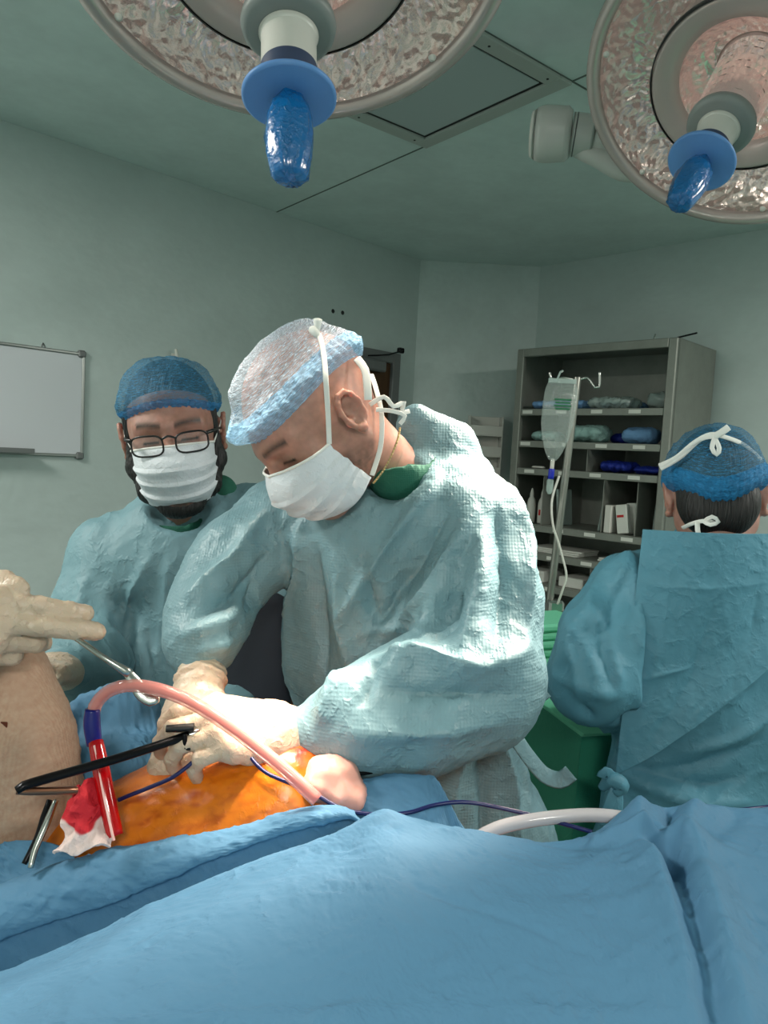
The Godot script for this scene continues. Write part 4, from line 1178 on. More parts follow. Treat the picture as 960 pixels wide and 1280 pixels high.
	sc.cut(Vector3(0.0145, 1.5213, -1.0949), Vector3(-0.0188, 1.5552, -1.0573), 0.056, 0.075, 0.008)
	part("scrub_collar", sc.surf(0.006).moved(inv), M.scrub, o)
	# cap, mask and ties
	bouffant(inv * hx, 0.040, 0.050, 0.020, 0.012, M.cap_white, M.cap_white_band, o, 5, Vector3(0, -0.006, 0.008), 0.74)
	var mk := face_mask(inv * hx, o, 8, 0.010)
	var tie := func(called: String, l: Array, w := 0.0035) -> void:
		var pts := []
		for p in l: pts.append(inv * p)
		part(called, ribbon(pts, w, Vector3(0.1, 0.1, 1).normalized()), M.tie, mk)
	tie.call("tie", [hx * Vector3(0.069, -0.018, 0.042), hx * Vector3(0.080, 0.012, 0.022), hx * Vector3(0.096, 0.050, 0.000), hx * Vector3(0.090, 0.070, -0.022), hx * Vector3(0.078, 0.086, -0.042), hx * Vector3(0.064, 0.096, -0.056)])
	tie.call("tie", [hx * Vector3(0.063, -0.098, 0.022), hx * Vector3(0.074, -0.075, -0.012), hx * Vector3(0.074, -0.045, -0.045), hx * Vector3(0.055, -0.02, -0.075), hx * Vector3(0.02, -0.01, -0.105)])
	tie.call("loose_tie", [Vector3(-0.0482, 1.6291, -1.0129), Vector3(-0.0361, 1.6134, -1.0016), Vector3(-0.0316, 1.5916, -0.995), Vector3(-0.0295, 1.5725, -0.9935)], 0.0055)
	tie.call("loose_tie", [Vector3(-0.0274, 1.5672, -1.0081), Vector3(-0.0085, 1.5791, -1.009), Vector3(0.0053, 1.5668, -1.0081), Vector3(0.0193, 1.5737, -1.0187), Vector3(0.0167, 1.5604, -1.0176), Vector3(0.0279, 1.5627, -1.0278)], 0.0032)
	tie.call("loose_tie", [Vector3(-0.0184, 1.5612, -1.0077), Vector3(0.0056, 1.5603, -1.0076), Vector3(0.0212, 1.5547, -1.0072), Vector3(0.0152, 1.5435, -1.0063)], 0.0030)
	part("knot", S().tube([inv * (hx * Vector3(0.064, 0.094, -0.052)), inv * (hx * Vector3(0.060, 0.103, -0.056)), inv * (hx * Vector3(0.050, 0.104, -0.058))], [0.004, 0.007, 0.004], 10, 0.004).tube([inv * (hx * Vector3(0.062, 0.100, -0.058)), inv * (hx * Vector3(0.062, 0.110, -0.070))], [0.004, 0.006], 10, 0.004), M.tie, mk)
	# chain round the neck
	var ch := []
	for p in [Vector3(0.0156, 1.5383, -1.0109), Vector3(0.0131, 1.5216, -1.0026), Vector3(0.0047, 1.4974, -0.9977), Vector3(-0.0051, 1.4773, -1.0012), Vector3(-0.0185, 1.4588, -1.0098)]: ch.append(inv * p)
	var cc := Curve3D.new()
	for p in ch: cc.add_point(p)
	var links := S()
	var n := int(cc.get_baked_length() / 0.0042)
	for k in n:
		var p := cc.sample_baked(k * 0.0042, true)
		links.tube([p, p + (cc.sample_baked(k * 0.0042 + 0.0034, true) - p)], [0.0016, 0.0016], 6, 0.01)
	part("necklace", links, M.gold, o)
	# gloved hands
	var hr := hand(Vector3(-0.2355, 1.1653, -0.9571), Vector3(-0.2327, 1.1153, -0.8981) - Vector3(-0.2355, 1.1653, -0.9571), Vector3(-0.25, 0.35, 1.0), 1.0, [[0.5, 0.7, 0.4], [0.55, 0.75, 0.4], [0.6, 0.8, 0.4], [0.6, 0.8, 0.4]], [0.022, 0.010, -0.012, 0.004], 0.10, 1.06, 0.034, 0.0265)
	var gv := part("glove", hr.moved(inv), M.glove, o)
	var cdir := (Vector3(-0.2327, 1.1153, -0.8981) - Vector3(-0.2355, 1.1653, -0.9571)).normalized()
	var cx := cdir.cross(Vector3(-0.25, 0.35, 1.0)).normalized()
	var cz := cx.cross(cdir)
	part("cuff", S().lathe([Vector2(0.026, 0.0), Vector2(0.0275, -0.02), Vector2(0.0285, -0.040), Vector2(0.0305, -0.0425), Vector2(0.0300, -0.0455), Vector2(0.0270, -0.0460)], 36, Transform3D(Basis(cx * 1.08, cdir, cz), Vector3(-0.2355, 1.1653, -0.9571) + cdir * 0.004)).moved(inv), M.glove, gv)
	# flat dark navy piece added to fill the gap between sleeve and gown front
	var gap_field := Field.new()
	gap_field.cap(Vector3(-0.2055, 1.2351, -1.2634), Vector3(-0.2031, 0.9001, -1.2176), 0.020, 0.024, 0.02, side, 3.2)
	part("navy_fill", gap_field.surf(0.011).moved(inv), mat(Color(0.10, 0.13, 0.17), 0.85), o, "dark navy piece filling the gap between sleeve and gown")
	var hl := hand(Vector3(-0.1023, 1.1492, -0.8907), Vector3(-0.1587, 1.1623, -0.8616) - Vector3(-0.1023, 1.1492, -0.8907), Vector3(0.1, 0.85, 0.6), 1.0, [[0.45, 0.8, 0.5], [0.5, 0.9, 0.5], [0.55, 0.95, 0.5], [0.6, 0.95, 0.5]], [0.020, 0.008, -0.014, 0.002], 0.03, 1.06, 0.085, 0.043)
	part("glove", hl.moved(inv), M.glove, o)
	# tape ties of the gown at the waist
	var strap := func(l: Array, w: float) -> void:
		var pts := []
		for p in l: pts.append(inv * p)
		part("gown_tie", ribbon(pts, w, Vector3(0.3, 0.5, 0.8).normalized(), 0.12), M.gown_plain, o)
	strap.call([Vector3(0.1833, 1.1237, -1.0342), Vector3(0.1975, 1.1509, -1.0262), Vector3(0.2177, 1.1633, -1.0172), Vector3(0.2416, 1.1827, -1.0187)], 0.012)
	strap.call([Vector3(0.1734, 1.1302, -1.0247), Vector3(0.1976, 1.1171, -1.0136), Vector3(0.2218, 1.0879, -1.0114), Vector3(0.2458, 1.0633, -1.0095), Vector3(0.2688, 1.0566, -1.009), Vector3(0.2841, 1.0676, -1.0098)], 0.012)
	strap.call([Vector3(0.1813, 1.1329, -1.0249), Vector3(0.1607, 1.1298, -1.0146), Vector3(0.1495, 1.1066, -1.0128), Vector3(0.1541, 1.0843, -1.0111)], 0.012)
	part("gown_knot", S().tube([inv * Vector3(0.166, 1.1412, -1.0255), inv * Vector3(0.1763, 1.134, -1.0149), inv * Vector3(0.1914, 1.1358, -1.0251)], [0.010, 0.017, 0.010], 12, 0.004), M.gown_plain, o)

func helper_in_glasses() -> void:
	var o := thing("person", "man in glasses, white mask and blue cap standing left of the surgeon", "person", Vector3(-0.40, 0, -1.50))
	var inv := o.transform.affine_inverse()
	var hb := frame(Vector3(0.22, -0.12, 0.965), Vector3(-0.155, 0.98, 0.1))
	var hx := Transform3D(hb.scaled_local(Vector3.ONE * 1.05), Vector3(-0.397, 1.520, -1.369))
	var j := {"neck": Vector3(-0.4109, 1.3139, -1.4901), "sr": Vector3(-0.5368, 1.2639, -1.4462), "sl": Vector3(-0.2655, 1.3361, -1.5119), "er": Vector3(-0.5216, 1.0964, -1.353), "el": Vector3(-0.2522, 1.0538, -1.3899), "wr": Vector3(-0.5002, 1.126, -1.1647), "wl": Vector3(-0.2223, 1.0402, -1.128), "pelvis": Vector3(-0.3756, 0.8352, -1.4733)}
	var body := figure(j, hx, Color(0.40, 0.205, 0.15), 1.4, Color(0.02, 0.015, 0.012))
	part("body", body.moved(inv), M.skin, o)
	var side: Vector3 = (j.sl - j.sr).normalized()
	var f := Field.new()
	f.cap(Vector3(-0.3956, 1.2462, -1.4548), Vector3(-0.3966, 1.0216, -1.4676), 0.115, 0.125, 0.06, side, 1.50)
	f.cap(Vector3(-0.3966, 1.0216, -1.4676), Vector3(-0.3745, 0.7646, -1.4779), 0.125, 0.135, 0.06, side, 1.42)
	f.cap(Vector3(-0.3745, 0.7646, -1.4779), Vector3(-0.40, 0.42, -1.52), 0.135, 0.165, 0.06, side, 1.3)
	f.cap(Vector3(-0.5261, 1.2724, -1.4468), Vector3(-0.4025, 1.3144, -1.4601), 0.078, 0.085, 0.06)
	f.cap(Vector3(-0.4025, 1.3144, -1.4601), Vector3(-0.274, 1.3448, -1.5025), 0.085, 0.08, 0.06)
	f.chain([Vector3(-0.5336, 1.2641, -1.4462), Vector3(-0.5413, 1.1692, -1.3987), Vector3(-0.5139, 1.0993, -1.3332), Vector3(-0.5037, 1.1066, -1.2435), Vector3(-0.5018, 1.123, -1.1745)], [0.080, 0.080, 0.076, 0.060, 0.036], 0.03)
	f.chain([Vector3(-0.267, 1.337, -1.5019), Vector3(-0.2507, 1.1962, -1.461), Vector3(-0.2522, 1.0538, -1.3899), Vector3(-0.2263, 1.0361, -1.1478)], [0.075, 0.075, 0.07, 0.04], 0.03)
	var lines := [
		[[Vector3(-0.4178, 1.3019, -1.3287), Vector3(-0.4964, 1.1377, -1.3161)]], [[Vector3(-0.388, 1.289, -1.3277), Vector3(-0.4073, 0.9899, -1.3248)]], [[Vector3(-0.4398, 1.1698, -1.3186), Vector3(-0.4073, 0.9899, -1.3248)]], [[Vector3(-0.3314, 1.3211, -1.3302), Vector3(-0.2972, 1.1434, -1.3366)]],
		[[Vector3(-0.5398, 1.2484, -1.3447), Vector3(-0.5473, 1.1349, -1.3159)]], [[Vector3(-0.437, 1.1086, -1.2737), Vector3(-0.5381, 1.1455, -1.2766)]], [[Vector3(-0.4347, 1.0664, -1.2705), Vector3(-0.4947, 1.0686, -1.2105)]], [[Vector3(-0.3568, 1.2013, -1.331), Vector3(-0.2716, 1.1398, -1.3564)]],
		[[Vector3(-0.3768, 1.1096, -1.334), Vector3(-0.371, 0.8948, -1.3375)]], [[Vector3(-0.3275, 1.0619, -1.3504), Vector3(-0.311, 0.898, -1.3378)]], [[Vector3(-0.4268, 1.0774, -1.3315), Vector3(-0.4531, 0.8971, -1.3577)]]]
	f.cut(Vector3(-0.4657, 1.1934, -1.3404), Vector3(-0.4546, 1.0381, -1.3084), 0.016, 0.012, 0.03)
	f.cut(Vector3(-0.3897, 1.3837, -1.3952), Vector3(-0.3937, 1.4482, -1.36), 0.056, 0.075, 0.015)
	f.cap(Vector3(-0.367, 1.3674, -1.4641), Vector3(-0.4383, 1.3556, -1.4632), 0.055, 0.055, 0.03)
	var g := f.surf(0.0075)
	crease(g, lines, 0.018, 0.017)
	crumple(g, 0.007, 33)
	part("gown", g.moved(inv), M.gown_plain, o)
	var sc := Field.new()
	sc.cap(Vector3(-0.4002, 1.3305, -1.4613), Vector3(-0.4076, 1.3951, -1.4462), 0.085, 0.066, 0.02)
	sc.cap(Vector3(-0.4035, 1.3335, -1.4615), Vector3(-0.3292, 1.4093, -1.4674), 0.06, 0.035, 0.03)
	sc.cut(Vector3(-0.4032, 1.3918, -1.4259), Vector3(-0.4062, 1.4619, -1.3912), 0.062, 0.08, 0.008)
	part("scrub_collar", sc.surf(0.007).moved(inv), M.scrub, o)
	bouffant(inv * hx, 0.050, 0.030, -0.04, 0.005, M.cap_blue, M.cap_blue_band, o, 15, Vector3.ZERO, 0.91)
	# dark hair under the cap and a full beard round the mask
	var hf := Field.new()
	hf.ball(Vector3(0, 0.037, -0.014), 0.0775, 0.02, Vector3(0, 1, 0), 1.18, Vector3(0, 0, 1), 1.27)
	hf.cut(Vector3(0, -0.06, 0.10), Vector3(0, -0.01, 0.105), 0.085, 0.075, 0.01)
	for s in [-1.0, 1.0]: hf.cap(Vector3(0.070 * s, 0.035, 0.026), Vector3(0.070 * s, -0.02, 0.024), 0.010, 0.009, 0.01)
	part("hair", hf.surf(0.005).moved(inv * hx), M.hair, o)
	var bf := Field.new()
	for s in [-1.0, 1.0]:
		bf.chain([Vector3(0.070 * s, -0.012, 0.024), Vector3(0.068 * s, -0.05, 0.028), Vector3(0.052 * s, -0.09, 0.05), Vector3(0.02 * s, -0.118, 0.070), Vector3(0, -0.121, 0.076)], [0.010, 0.013, 0.014, 0.012, 0.012], 0.02)
	var bs := bf.surf(0.0045)
	var bn := noise(60.0, 3, true, 2)
	bs.push(func(p, _n): return 0.002 * bn.get_noise_3dv(p))
	part("beard", bs.moved(inv * hx), M.hair, o)
	var mk := face_mask(inv * hx, o, 28, 0.014)
	for s in [-1.0, 1.0]:
		var pts := []
		for p in [Vector3(0.068 * s, -0.018, 0.042), Vector3(0.079 * s, 0.0, 0.02), Vector3(0.084 * s, 0.012, -0.01)]: pts.append(inv * (hx * p))
		part("tie", ribbon(pts, 0.0035, Vector3(1, 0, 0)), M.tie, mk)
	# spectacles
	var gx: Transform3D = inv * hx
	var gl := part("glasses", S().tube([Vector3(-0.010, 0.004, 0.123), Vector3(0, 0.008, 0.125), Vector3(0.010, 0.004, 0.123)], 0.0018, 8, 0.003).moved(gx), M.spectacle, o)
	for s in [-1.0, 1.0]:
		var loop := []
		for k in 25:
			var a := TAU * k / 24
			var cx := signf(cos(a)) * pow(absf(cos(a)), 0.6) * 0.0255
			var cy := signf(sin(a)) * pow(absf(sin(a)), 0.6) * 0.0165
			loop.append(Vector3(s * (0.0355 + cx), -0.006 + cy, 0.121 - 0.016 * pow((0.0355 + cx) / 0.06, 2.0)))
		part("rim", S().tube(loop, 0.0016, 8, 0.004).moved(gx), M.spectacle, gl)
		var ln := S()
		var m := ln.add(Vector3(s * 0.0355, -0.006, 0.117))
		for k in 24: ln.add(loop[k])
		for k in 24: ln.tri(m, m + 1 + k, m + 1 + (k + 1) % 24)
		part("lens", ln.moved(gx), M.lens, gl)
		part("temple", S().tube([Vector3(s * 0.061, 0.004, 0.104), Vector3(s * 0.075, 0.004, 0.05), Vector3(s * 0.082, 0.0, 0.0)], 0.0024, 8, 0.01).tube([Vector3(s * 0.060, 0.005, 0.104), Vector3(s * 0.070, 0.006, 0.094)], 0.003, 8, 0.01).moved(gx), M.spectacle, gl)
	# gloves
	var hr := hand(Vector3(-0.502, 1.1317, -1.1451), Vector3(-0.4936, 1.1596, -1.0369) - Vector3(-0.502, 1.1317, -1.1451), Vector3(0.1, 0.7, 0.7), 1.0, [[0.4, 0.5, 0.3], [0.4, 0.5, 0.3], [0.4, 0.5, 0.3], [0.4, 0.5, 0.3]], [0.02, 0.008, -0.012, 0.002], 0.08, 1.05, 0.07, 0.040)
	part("glove", hr.moved(inv), M.glove, o)
	var hl := hand(Vector3(-0.2211, 1.0457, -1.0984), Vector3(-0.216, 1.0628, -0.9994) - Vector3(-0.2211, 1.0457, -1.0984), Vector3(0.1, 0.9, 0.3), -1.0, [[0.5, 0.6, 0.3], [0.5, 0.6, 0.3], [0.5, 0.6, 0.3], [0.5, 0.6, 0.3]], [0.02, 0.008, -0.012, 0.002], 0.08, 1.0, 0.06, 0.034)
	part("glove", hl.moved(inv), M.glove, o)

func nurse() -> void:
	var o := thing("person", "person seen from behind in teal gown and blue cap at right", "person", Vector3(0.62, 0, -1.46))
	var inv := o.transform.affine_inverse()
	var hb := frame(Vector3(0.34, -0.28, -0.90), Vector3(0.02, 0.95, -0.31))
	var hx := Transform3D(hb.scaled_local(Vector3.ONE * 1.02), Vector3(0.640, 1.455, -1.430))
	var j := {"neck": Vector3(0.6745, 1.3008, -1.4791), "sr": Vector3(0.8273, 1.2682, -1.4364), "sl": Vector3(0.4994, 1.2615, -1.4359), "er": Vector3(0.8806, 1.115, -1.3946), "el": Vector3(0.4195, 1.1038, -1.3736), "wr": Vector3(0.9577, 0.9717, -1.6844), "wl": Vector3(0.5364, 1.0294, -1.6086), "pelvis": Vector3(0.6821, 0.8519, -1.4546)}
	var body := figure(j, hx, Color(0.42, 0.22, 0.165), 0.3, Color(0.03, 0.02, 0.018))
	part("body", body.moved(inv), M.skin, o)
	var side: Vector3 = (j.sl - j.sr).normalized()
	var f := Field.new()
	f.cap(Vector3(0.6604, 1.2256, -1.4432), Vector3(0.6643, 1.0207, -1.4475), 0.105, 0.105, 0.06, side, 1.62)
	f.cap(Vector3(0.6643, 1.0207, -1.4475), Vector3(0.6739, 0.8642, -1.4455), 0.105, 0.112, 0.05, side, 1.55)
	f.cap(Vector3(0.6739, 0.8642, -1.4455), Vector3(0.62, 0.42, -1.47), 0.118, 0.16, 0.06, side, 1.45)
	f.cap(Vector3(0.4966, 1.255, -1.4354), Vector3(0.6567, 1.2935, -1.4484), 0.075, 0.080, 0.05)
	f.cap(Vector3(0.6567, 1.2935, -1.4484), Vector3(0.8276, 1.2635, -1.4361), 0.080, 0.075, 0.05)
	f.cap(Vector3(0.6505, 1.3426, -1.4622), Vector3(0.6531, 1.2949, -1.4586), 0.070, 0.09, 0.04)
	f.chain([Vector3(0.4966, 1.255, -1.4354), Vector3(0.4368, 1.1758, -1.3992), Vector3(0.4152, 1.099, -1.3733), Vector3(0.4785, 1.043, -1.4893), Vector3(0.5366, 1.0258, -1.6084)], [0.078, 0.080, 0.082, 0.066, 0.036], 0.03)
	f.chain([Vector3(0.8276, 1.2635, -1.4361), Vector3(0.8748, 1.1892, -1.4103), Vector3(0.881, 1.1073, -1.394), Vector3(0.9126, 1.0434, -1.5195), Vector3(0.9465, 0.9779, -1.6648)], [0.075, 0.078, 0.078, 0.06, 0.036], 0.03)
	# overlapping back panel, pinched waist, folds running to the knot
	var lines := [
		[[Vector3(0.4801, 1.333, -1.3512), Vector3(0.4744, 1.1113, -1.3341)]], [[Vector3(0.4744, 1.1113, -1.3341), Vector3(0.4678, 0.9401, -1.341)]], [[Vector3(0.4551, 0.9213, -1.3195), Vector3(0.6112, 1.0449, -1.329)]], [[Vector3(0.6112, 1.0449, -1.329), Vector3(0.7311, 1.1547, -1.3374)]],
		[[Vector3(0.4552, 0.9184, -1.3193), Vector3(0.6535, 0.8949, -1.3275)]], [[Vector3(0.4527, 0.9109, -1.3187), Vector3(0.5717, 0.9542, -1.322)]], [[Vector3(0.6523, 0.9171, -1.3292), Vector3(0.7544, 0.9598, -1.3325)]], [[Vector3(0.4527, 0.9109, -1.3187), Vector3(0.4948, 0.7971, -1.32)]],
		[[Vector3(0.3726, 1.2016, -1.311), Vector3(0.4095, 1.0804, -1.2816)]], [[Vector3(0.357, 1.1813, -1.3295), Vector3(0.3689, 1.0891, -1.2923)]], [[Vector3(0.3978, 1.2421, -1.3341), Vector3(0.4391, 1.1009, -1.3133)]], [[Vector3(0.4228, 1.2988, -1.3586), Vector3(0.3399, 1.1336, -1.3358)]], [[Vector3(0.3365, 1.11, -1.3139), Vector3(0.4333, 1.0926, -1.2926)]], [[Vector3(0.4533, 1.2856, -1.3575), Vector3(0.4045, 1.2009, -1.3209), Vector3(0.4235, 1.1177, -1.3045)], -1.2], [[Vector3(0.3665, 1.2363, -1.3538), Vector3(0.3465, 1.1487, -1.337)], 1.0], [[Vector3(0.4799, 1.3465, -1.3622), Vector3(0.4393, 1.2699, -1.3563)], 1.0], [[Vector3(0.3696, 1.0749, -1.2912), Vector3(0.4033, 1.0372, -1.2983)], -1.0], [[Vector3(0.4664, 0.9071, -1.3284), Vector3(0.5793, 0.8879, -1.327), Vector3(0.6981, 0.8973, -1.3277)], 1.2], [[Vector3(0.4728, 0.9268, -1.3299), Vector3(0.5908, 0.951, -1.3318), Vector3(0.7218, 1.0101, -1.3364)], -1.0], [[Vector3(0.5028, 0.9239, -1.3297), Vector3(0.6223, 0.92, -1.3294), Vector3(0.7473, 0.952, -1.3319)], -1.1], [[Vector3(0.5747, 0.9724, -1.3335), Vector3(0.6623, 1.0069, -1.3361), Vector3(0.7487, 1.0636, -1.3405)], 1.0], [[Vector3(0.4751, 0.8853, -1.3267), Vector3(0.5096, 0.7979, -1.32)], 1.0]]
	f.cut(Vector3(0.4586, 1.1843, -1.3397), Vector3(0.4601, 0.9924, -1.325), 0.012, 0.012, 0.02)
	f.cut(Vector3(0.4387, 0.8921, -1.3574), Vector3(0.448, 0.915, -1.319), 0.020, 0.012, 0.03)
	f.cut(Vector3(0.6437, 1.3754, -1.4246), Vector3(0.6446, 1.44, -1.4396), 0.062, 0.085, 0.012)
	var g := f.surf(0.0075)
	crease(g, lines, 0.018, 0.016)
	crumple(g, 0.005, 45)
	part("gown", g.moved(inv), M.gown_back, o)
	# flap of the wrap-over back
	var net := []
	for r in 8:
		var row := []
		for k in 7:
			var px := k / 6.0
			row.append(Vector3(0.4741, 1.3913, -1.3306).lerp(Vector3(0.7339, 1.3966, -1.331), px).lerp(Vector3(0.4527, 0.9337, -1.3054).lerp(Vector3(0.7636, 1.1996, -1.3108), px), r / 7.0) + Vector3(0, 0, 0.042 * sin(px * PI * 0.9 + 0.25) * (1.0 - 0.45 * r / 7.0) - 0.022 + (0.014 * smoothstep(5.0, 7.0, float(r)) if k > 0 else 0.0)))
		net.append(row)
	var fl := S().sheet(net, 90, 140)
	crease(fl, [[[Vector3(0.4782, 1.1146, -1.3243), Vector3(0.5249, 1.1318, -1.3156), Vector3(0.5794, 1.1492, -1.317)], 0.5, 0.4], [[Vector3(0.476, 1.2903, -1.3379), Vector3(0.5848, 1.2924, -1.318), Vector3(0.705, 1.3073, -1.3291)], 0.3, 0.7], [[Vector3(0.6012, 1.2572, -1.3152), Vector3(0.5722, 1.1257, -1.3051), Vector3(0.4898, 0.9728, -1.3034)], -0.8, 1.6], [[Vector3(0.5244, 1.3397, -1.3216), Vector3(0.5177, 1.195, -1.3105), Vector3(0.481, 1.0014, -1.3056)], 0.5, 1.4], [[Vector3(0.6863, 1.2907, -1.3178), Vector3(0.6765, 1.2035, -1.3111)], -0.5, 1.4]], 0.010, 0.018)
	crumple(fl, 0.0035, 48)
	part("back_flap", fl.thicken(0.0012).moved(inv), M.gown_back, o)
	part("waist_knot", S().tube([inv * Vector3(0.4291, 0.9096, -1.3186), inv * Vector3(0.4425, 0.9331, -1.3054), inv * Vector3(0.4591, 0.9224, -1.3045), inv * Vector3(0.4483, 0.9072, -1.3034)], [0.008, 0.014, 0.016, 0.008], 12, 0.004), M.gown_back, o)
	for e in [[Vector3(0.4469, 0.9319, -1.3053), Vector3(0.4283, 0.9498, -1.2966), Vector3(0.4217, 0.9371, -1.3006)], [Vector3(0.4506, 0.9175, -1.3042), Vector3(0.4389, 0.8901, -1.297), Vector3(0.4295, 0.8482, -1.3038)], [Vector3(0.4535, 0.9177, -1.3042), Vector3(0.4538, 0.8836, -1.2965), Vector3(0.4537, 0.8348, -1.3028)]]:
		var pts := []
		for p in e: pts.append(inv * p)
		part("gown_tie", ribbon(pts, 0.010, Vector3(0, 0.2, 1), 0.15), M.gown_back, o)
	bouffant(inv * hx, 0.03, 0.006, -0.040, 0.010, M.cap_blue, M.cap_bright, o, 25, Vector3.ZERO, 0.72)
	var hf := Field.new()
	hf.ball(Vector3(0, 0.037, -0.014), 0.0775, 0.02, Vector3(0, 1, 0), 1.18, Vector3(0, 0, 1), 1.27)
	hf.cap(Vector3(-0.03, -0.03, -0.060), Vector3(0.03, -0.03, -0.060), 0.040, 0.040, 0.03)
	hf.cap(Vector3(-0.02, -0.06, -0.064), Vector3(0.02, -0.06, -0.064), 0.028, 0.028, 0.03)
	hf.cut(Vector3(0, -0.06, 0.10), Vector3(0, -0.01, 0.105), 0.10, 0.085, 0.01)
	for s in [-1.0, 1.0]: hf.cut(Vector3(0.085 * s, -0.015, -0.005), Vector3(0.085 * s, -0.025, -0.005), 0.026, 0.03, 0.01)
	part("hair", hf.surf(0.0055).moved(inv * hx), M.hair, o)
	var mk := face_mask(inv * hx, o, 38)
	# upper tie over the cap with its bow, lower tie at the nape
	var tie := func(l: Array, w := 0.0042) -> void:
		var pts := []
		for p in l: pts.append(inv * p)
		part("tie", ribbon(pts, w, Vector3(0, 0.2, 1).normalized(), 0.3), M.tie, mk)
	tie.call([Vector3(0.5179, 1.5087, -1.4048), Vector3(0.5353, 1.5249, -1.371), Vector3(0.5554, 1.5536, -1.3431), Vector3(0.5792, 1.5691, -1.3342), Vector3(0.6039, 1.5661, -1.334), Vector3(0.6479, 1.5543, -1.3481), Vector3(0.7017, 1.5294, -1.3863)])
	tie.call([Vector3(0.5213, 1.5028, -1.4044), Vector3(0.5407, 1.5252, -1.366), Vector3(0.5645, 1.5598, -1.3385), Vector3(0.5896, 1.5653, -1.3309)])
	tie.call([Vector3(0.5839, 1.565, -1.3309), Vector3(0.5946, 1.5726, -1.3275), Vector3(0.6083, 1.5834, -1.3283)], 0.0062)
	tie.call([Vector3(0.5867, 1.5651, -1.3309), Vector3(0.5803, 1.5447, -1.3253), Vector3(0.5895, 1.5337, -1.3245), Vector3(0.5932, 1.5454, -1.3254), Vector3(0.5854, 1.5636, -1.3308)], 0.0045)
	tie.call([Vector3(0.5562, 1.3952, -1.366), Vector3(0.5682, 1.409, -1.337), Vector3(0.5955, 1.4157, -1.3274), Vector3(0.6311, 1.4172, -1.3326), Vector3(0.6853, 1.4081, -1.367)], 0.0038)
	tie.call([Vector3(0.5797, 1.4117, -1.3301), Vector3(0.5901, 1.4216, -1.3229), Vector3(0.6021, 1.4136, -1.3223), Vector3(0.588, 1.4071, -1.3218), Vector3(0.5797, 1.4117, -1.3301)], 0.004)
	tie.call([Vector3(0.569, 1.4095, -1.332), Vector3(0.5667, 1.397, -1.324), Vector3(0.5742, 1.3657, -1.3216)], 0.0048)

func reaching_hand() -> void:
	var o := thing("person", "gloved hand of someone out of view holding the steel retractor", "person", Vector3(-0.5913, 1.2901, -0.8464))
	var inv := o.transform.affine_inverse()
	# the arm comes in from the left edge
	var f := Field.new()
	var el := Vector3(-0.9135, 1.1097, -0.9228)
	var wr := Vector3(-0.5346, 1.2801, -0.8456)
	f.cap(el, wr, 0.045, 0.027, 0.02)
	var b := f.surf(0.012)
	b.paint(func(_p): return Color(0.45, 0.24, 0.18))
	part("body", b.moved(inv), M.skin, o)
	var h := hand(Vector3(-0.5401, 1.2779, -0.8455), Vector3(-0.3826, 1.2745, -0.8251) - Vector3(-0.5401, 1.2779, -0.8455), Vector3(0.05, 0.25, 1.0), -1.0,
		[[0.38, 0.38, 0.25], [0.34, 0.30, 0.20], [0.85, 1.0, 0.6], [0.95, 1.1, 0.6]], [0.026, 0.006, 0.004, -0.006], -0.05, 1.2, 0.07, 0.036, 1.08)
	part("glove", h.moved(inv), M.glove, o)
	var sl := Field.new()
	sl.cap(el, Vector3(-0.5581, 1.2473, -0.8531), 0.08, 0.05, 0.02)
	var ss := sl.surf(0.012)
	crumple(ss, 0.008, 60)
	part("gown", ss.moved(inv), M.gown_plain, o)

func seg_dist(p: Vector3, a: Vector3, b: Vector3) -> Array:
	var q := Vector2(p.x - a.x, p.z - a.z)
	var d := Vector2(b.x - a.x, b.z - a.z)
	var t := clampf(q.dot(d) / d.length_squared(), 0, 1)
	var e := q - d * t
	return [e.length(), t, signf(d.cross(q))]

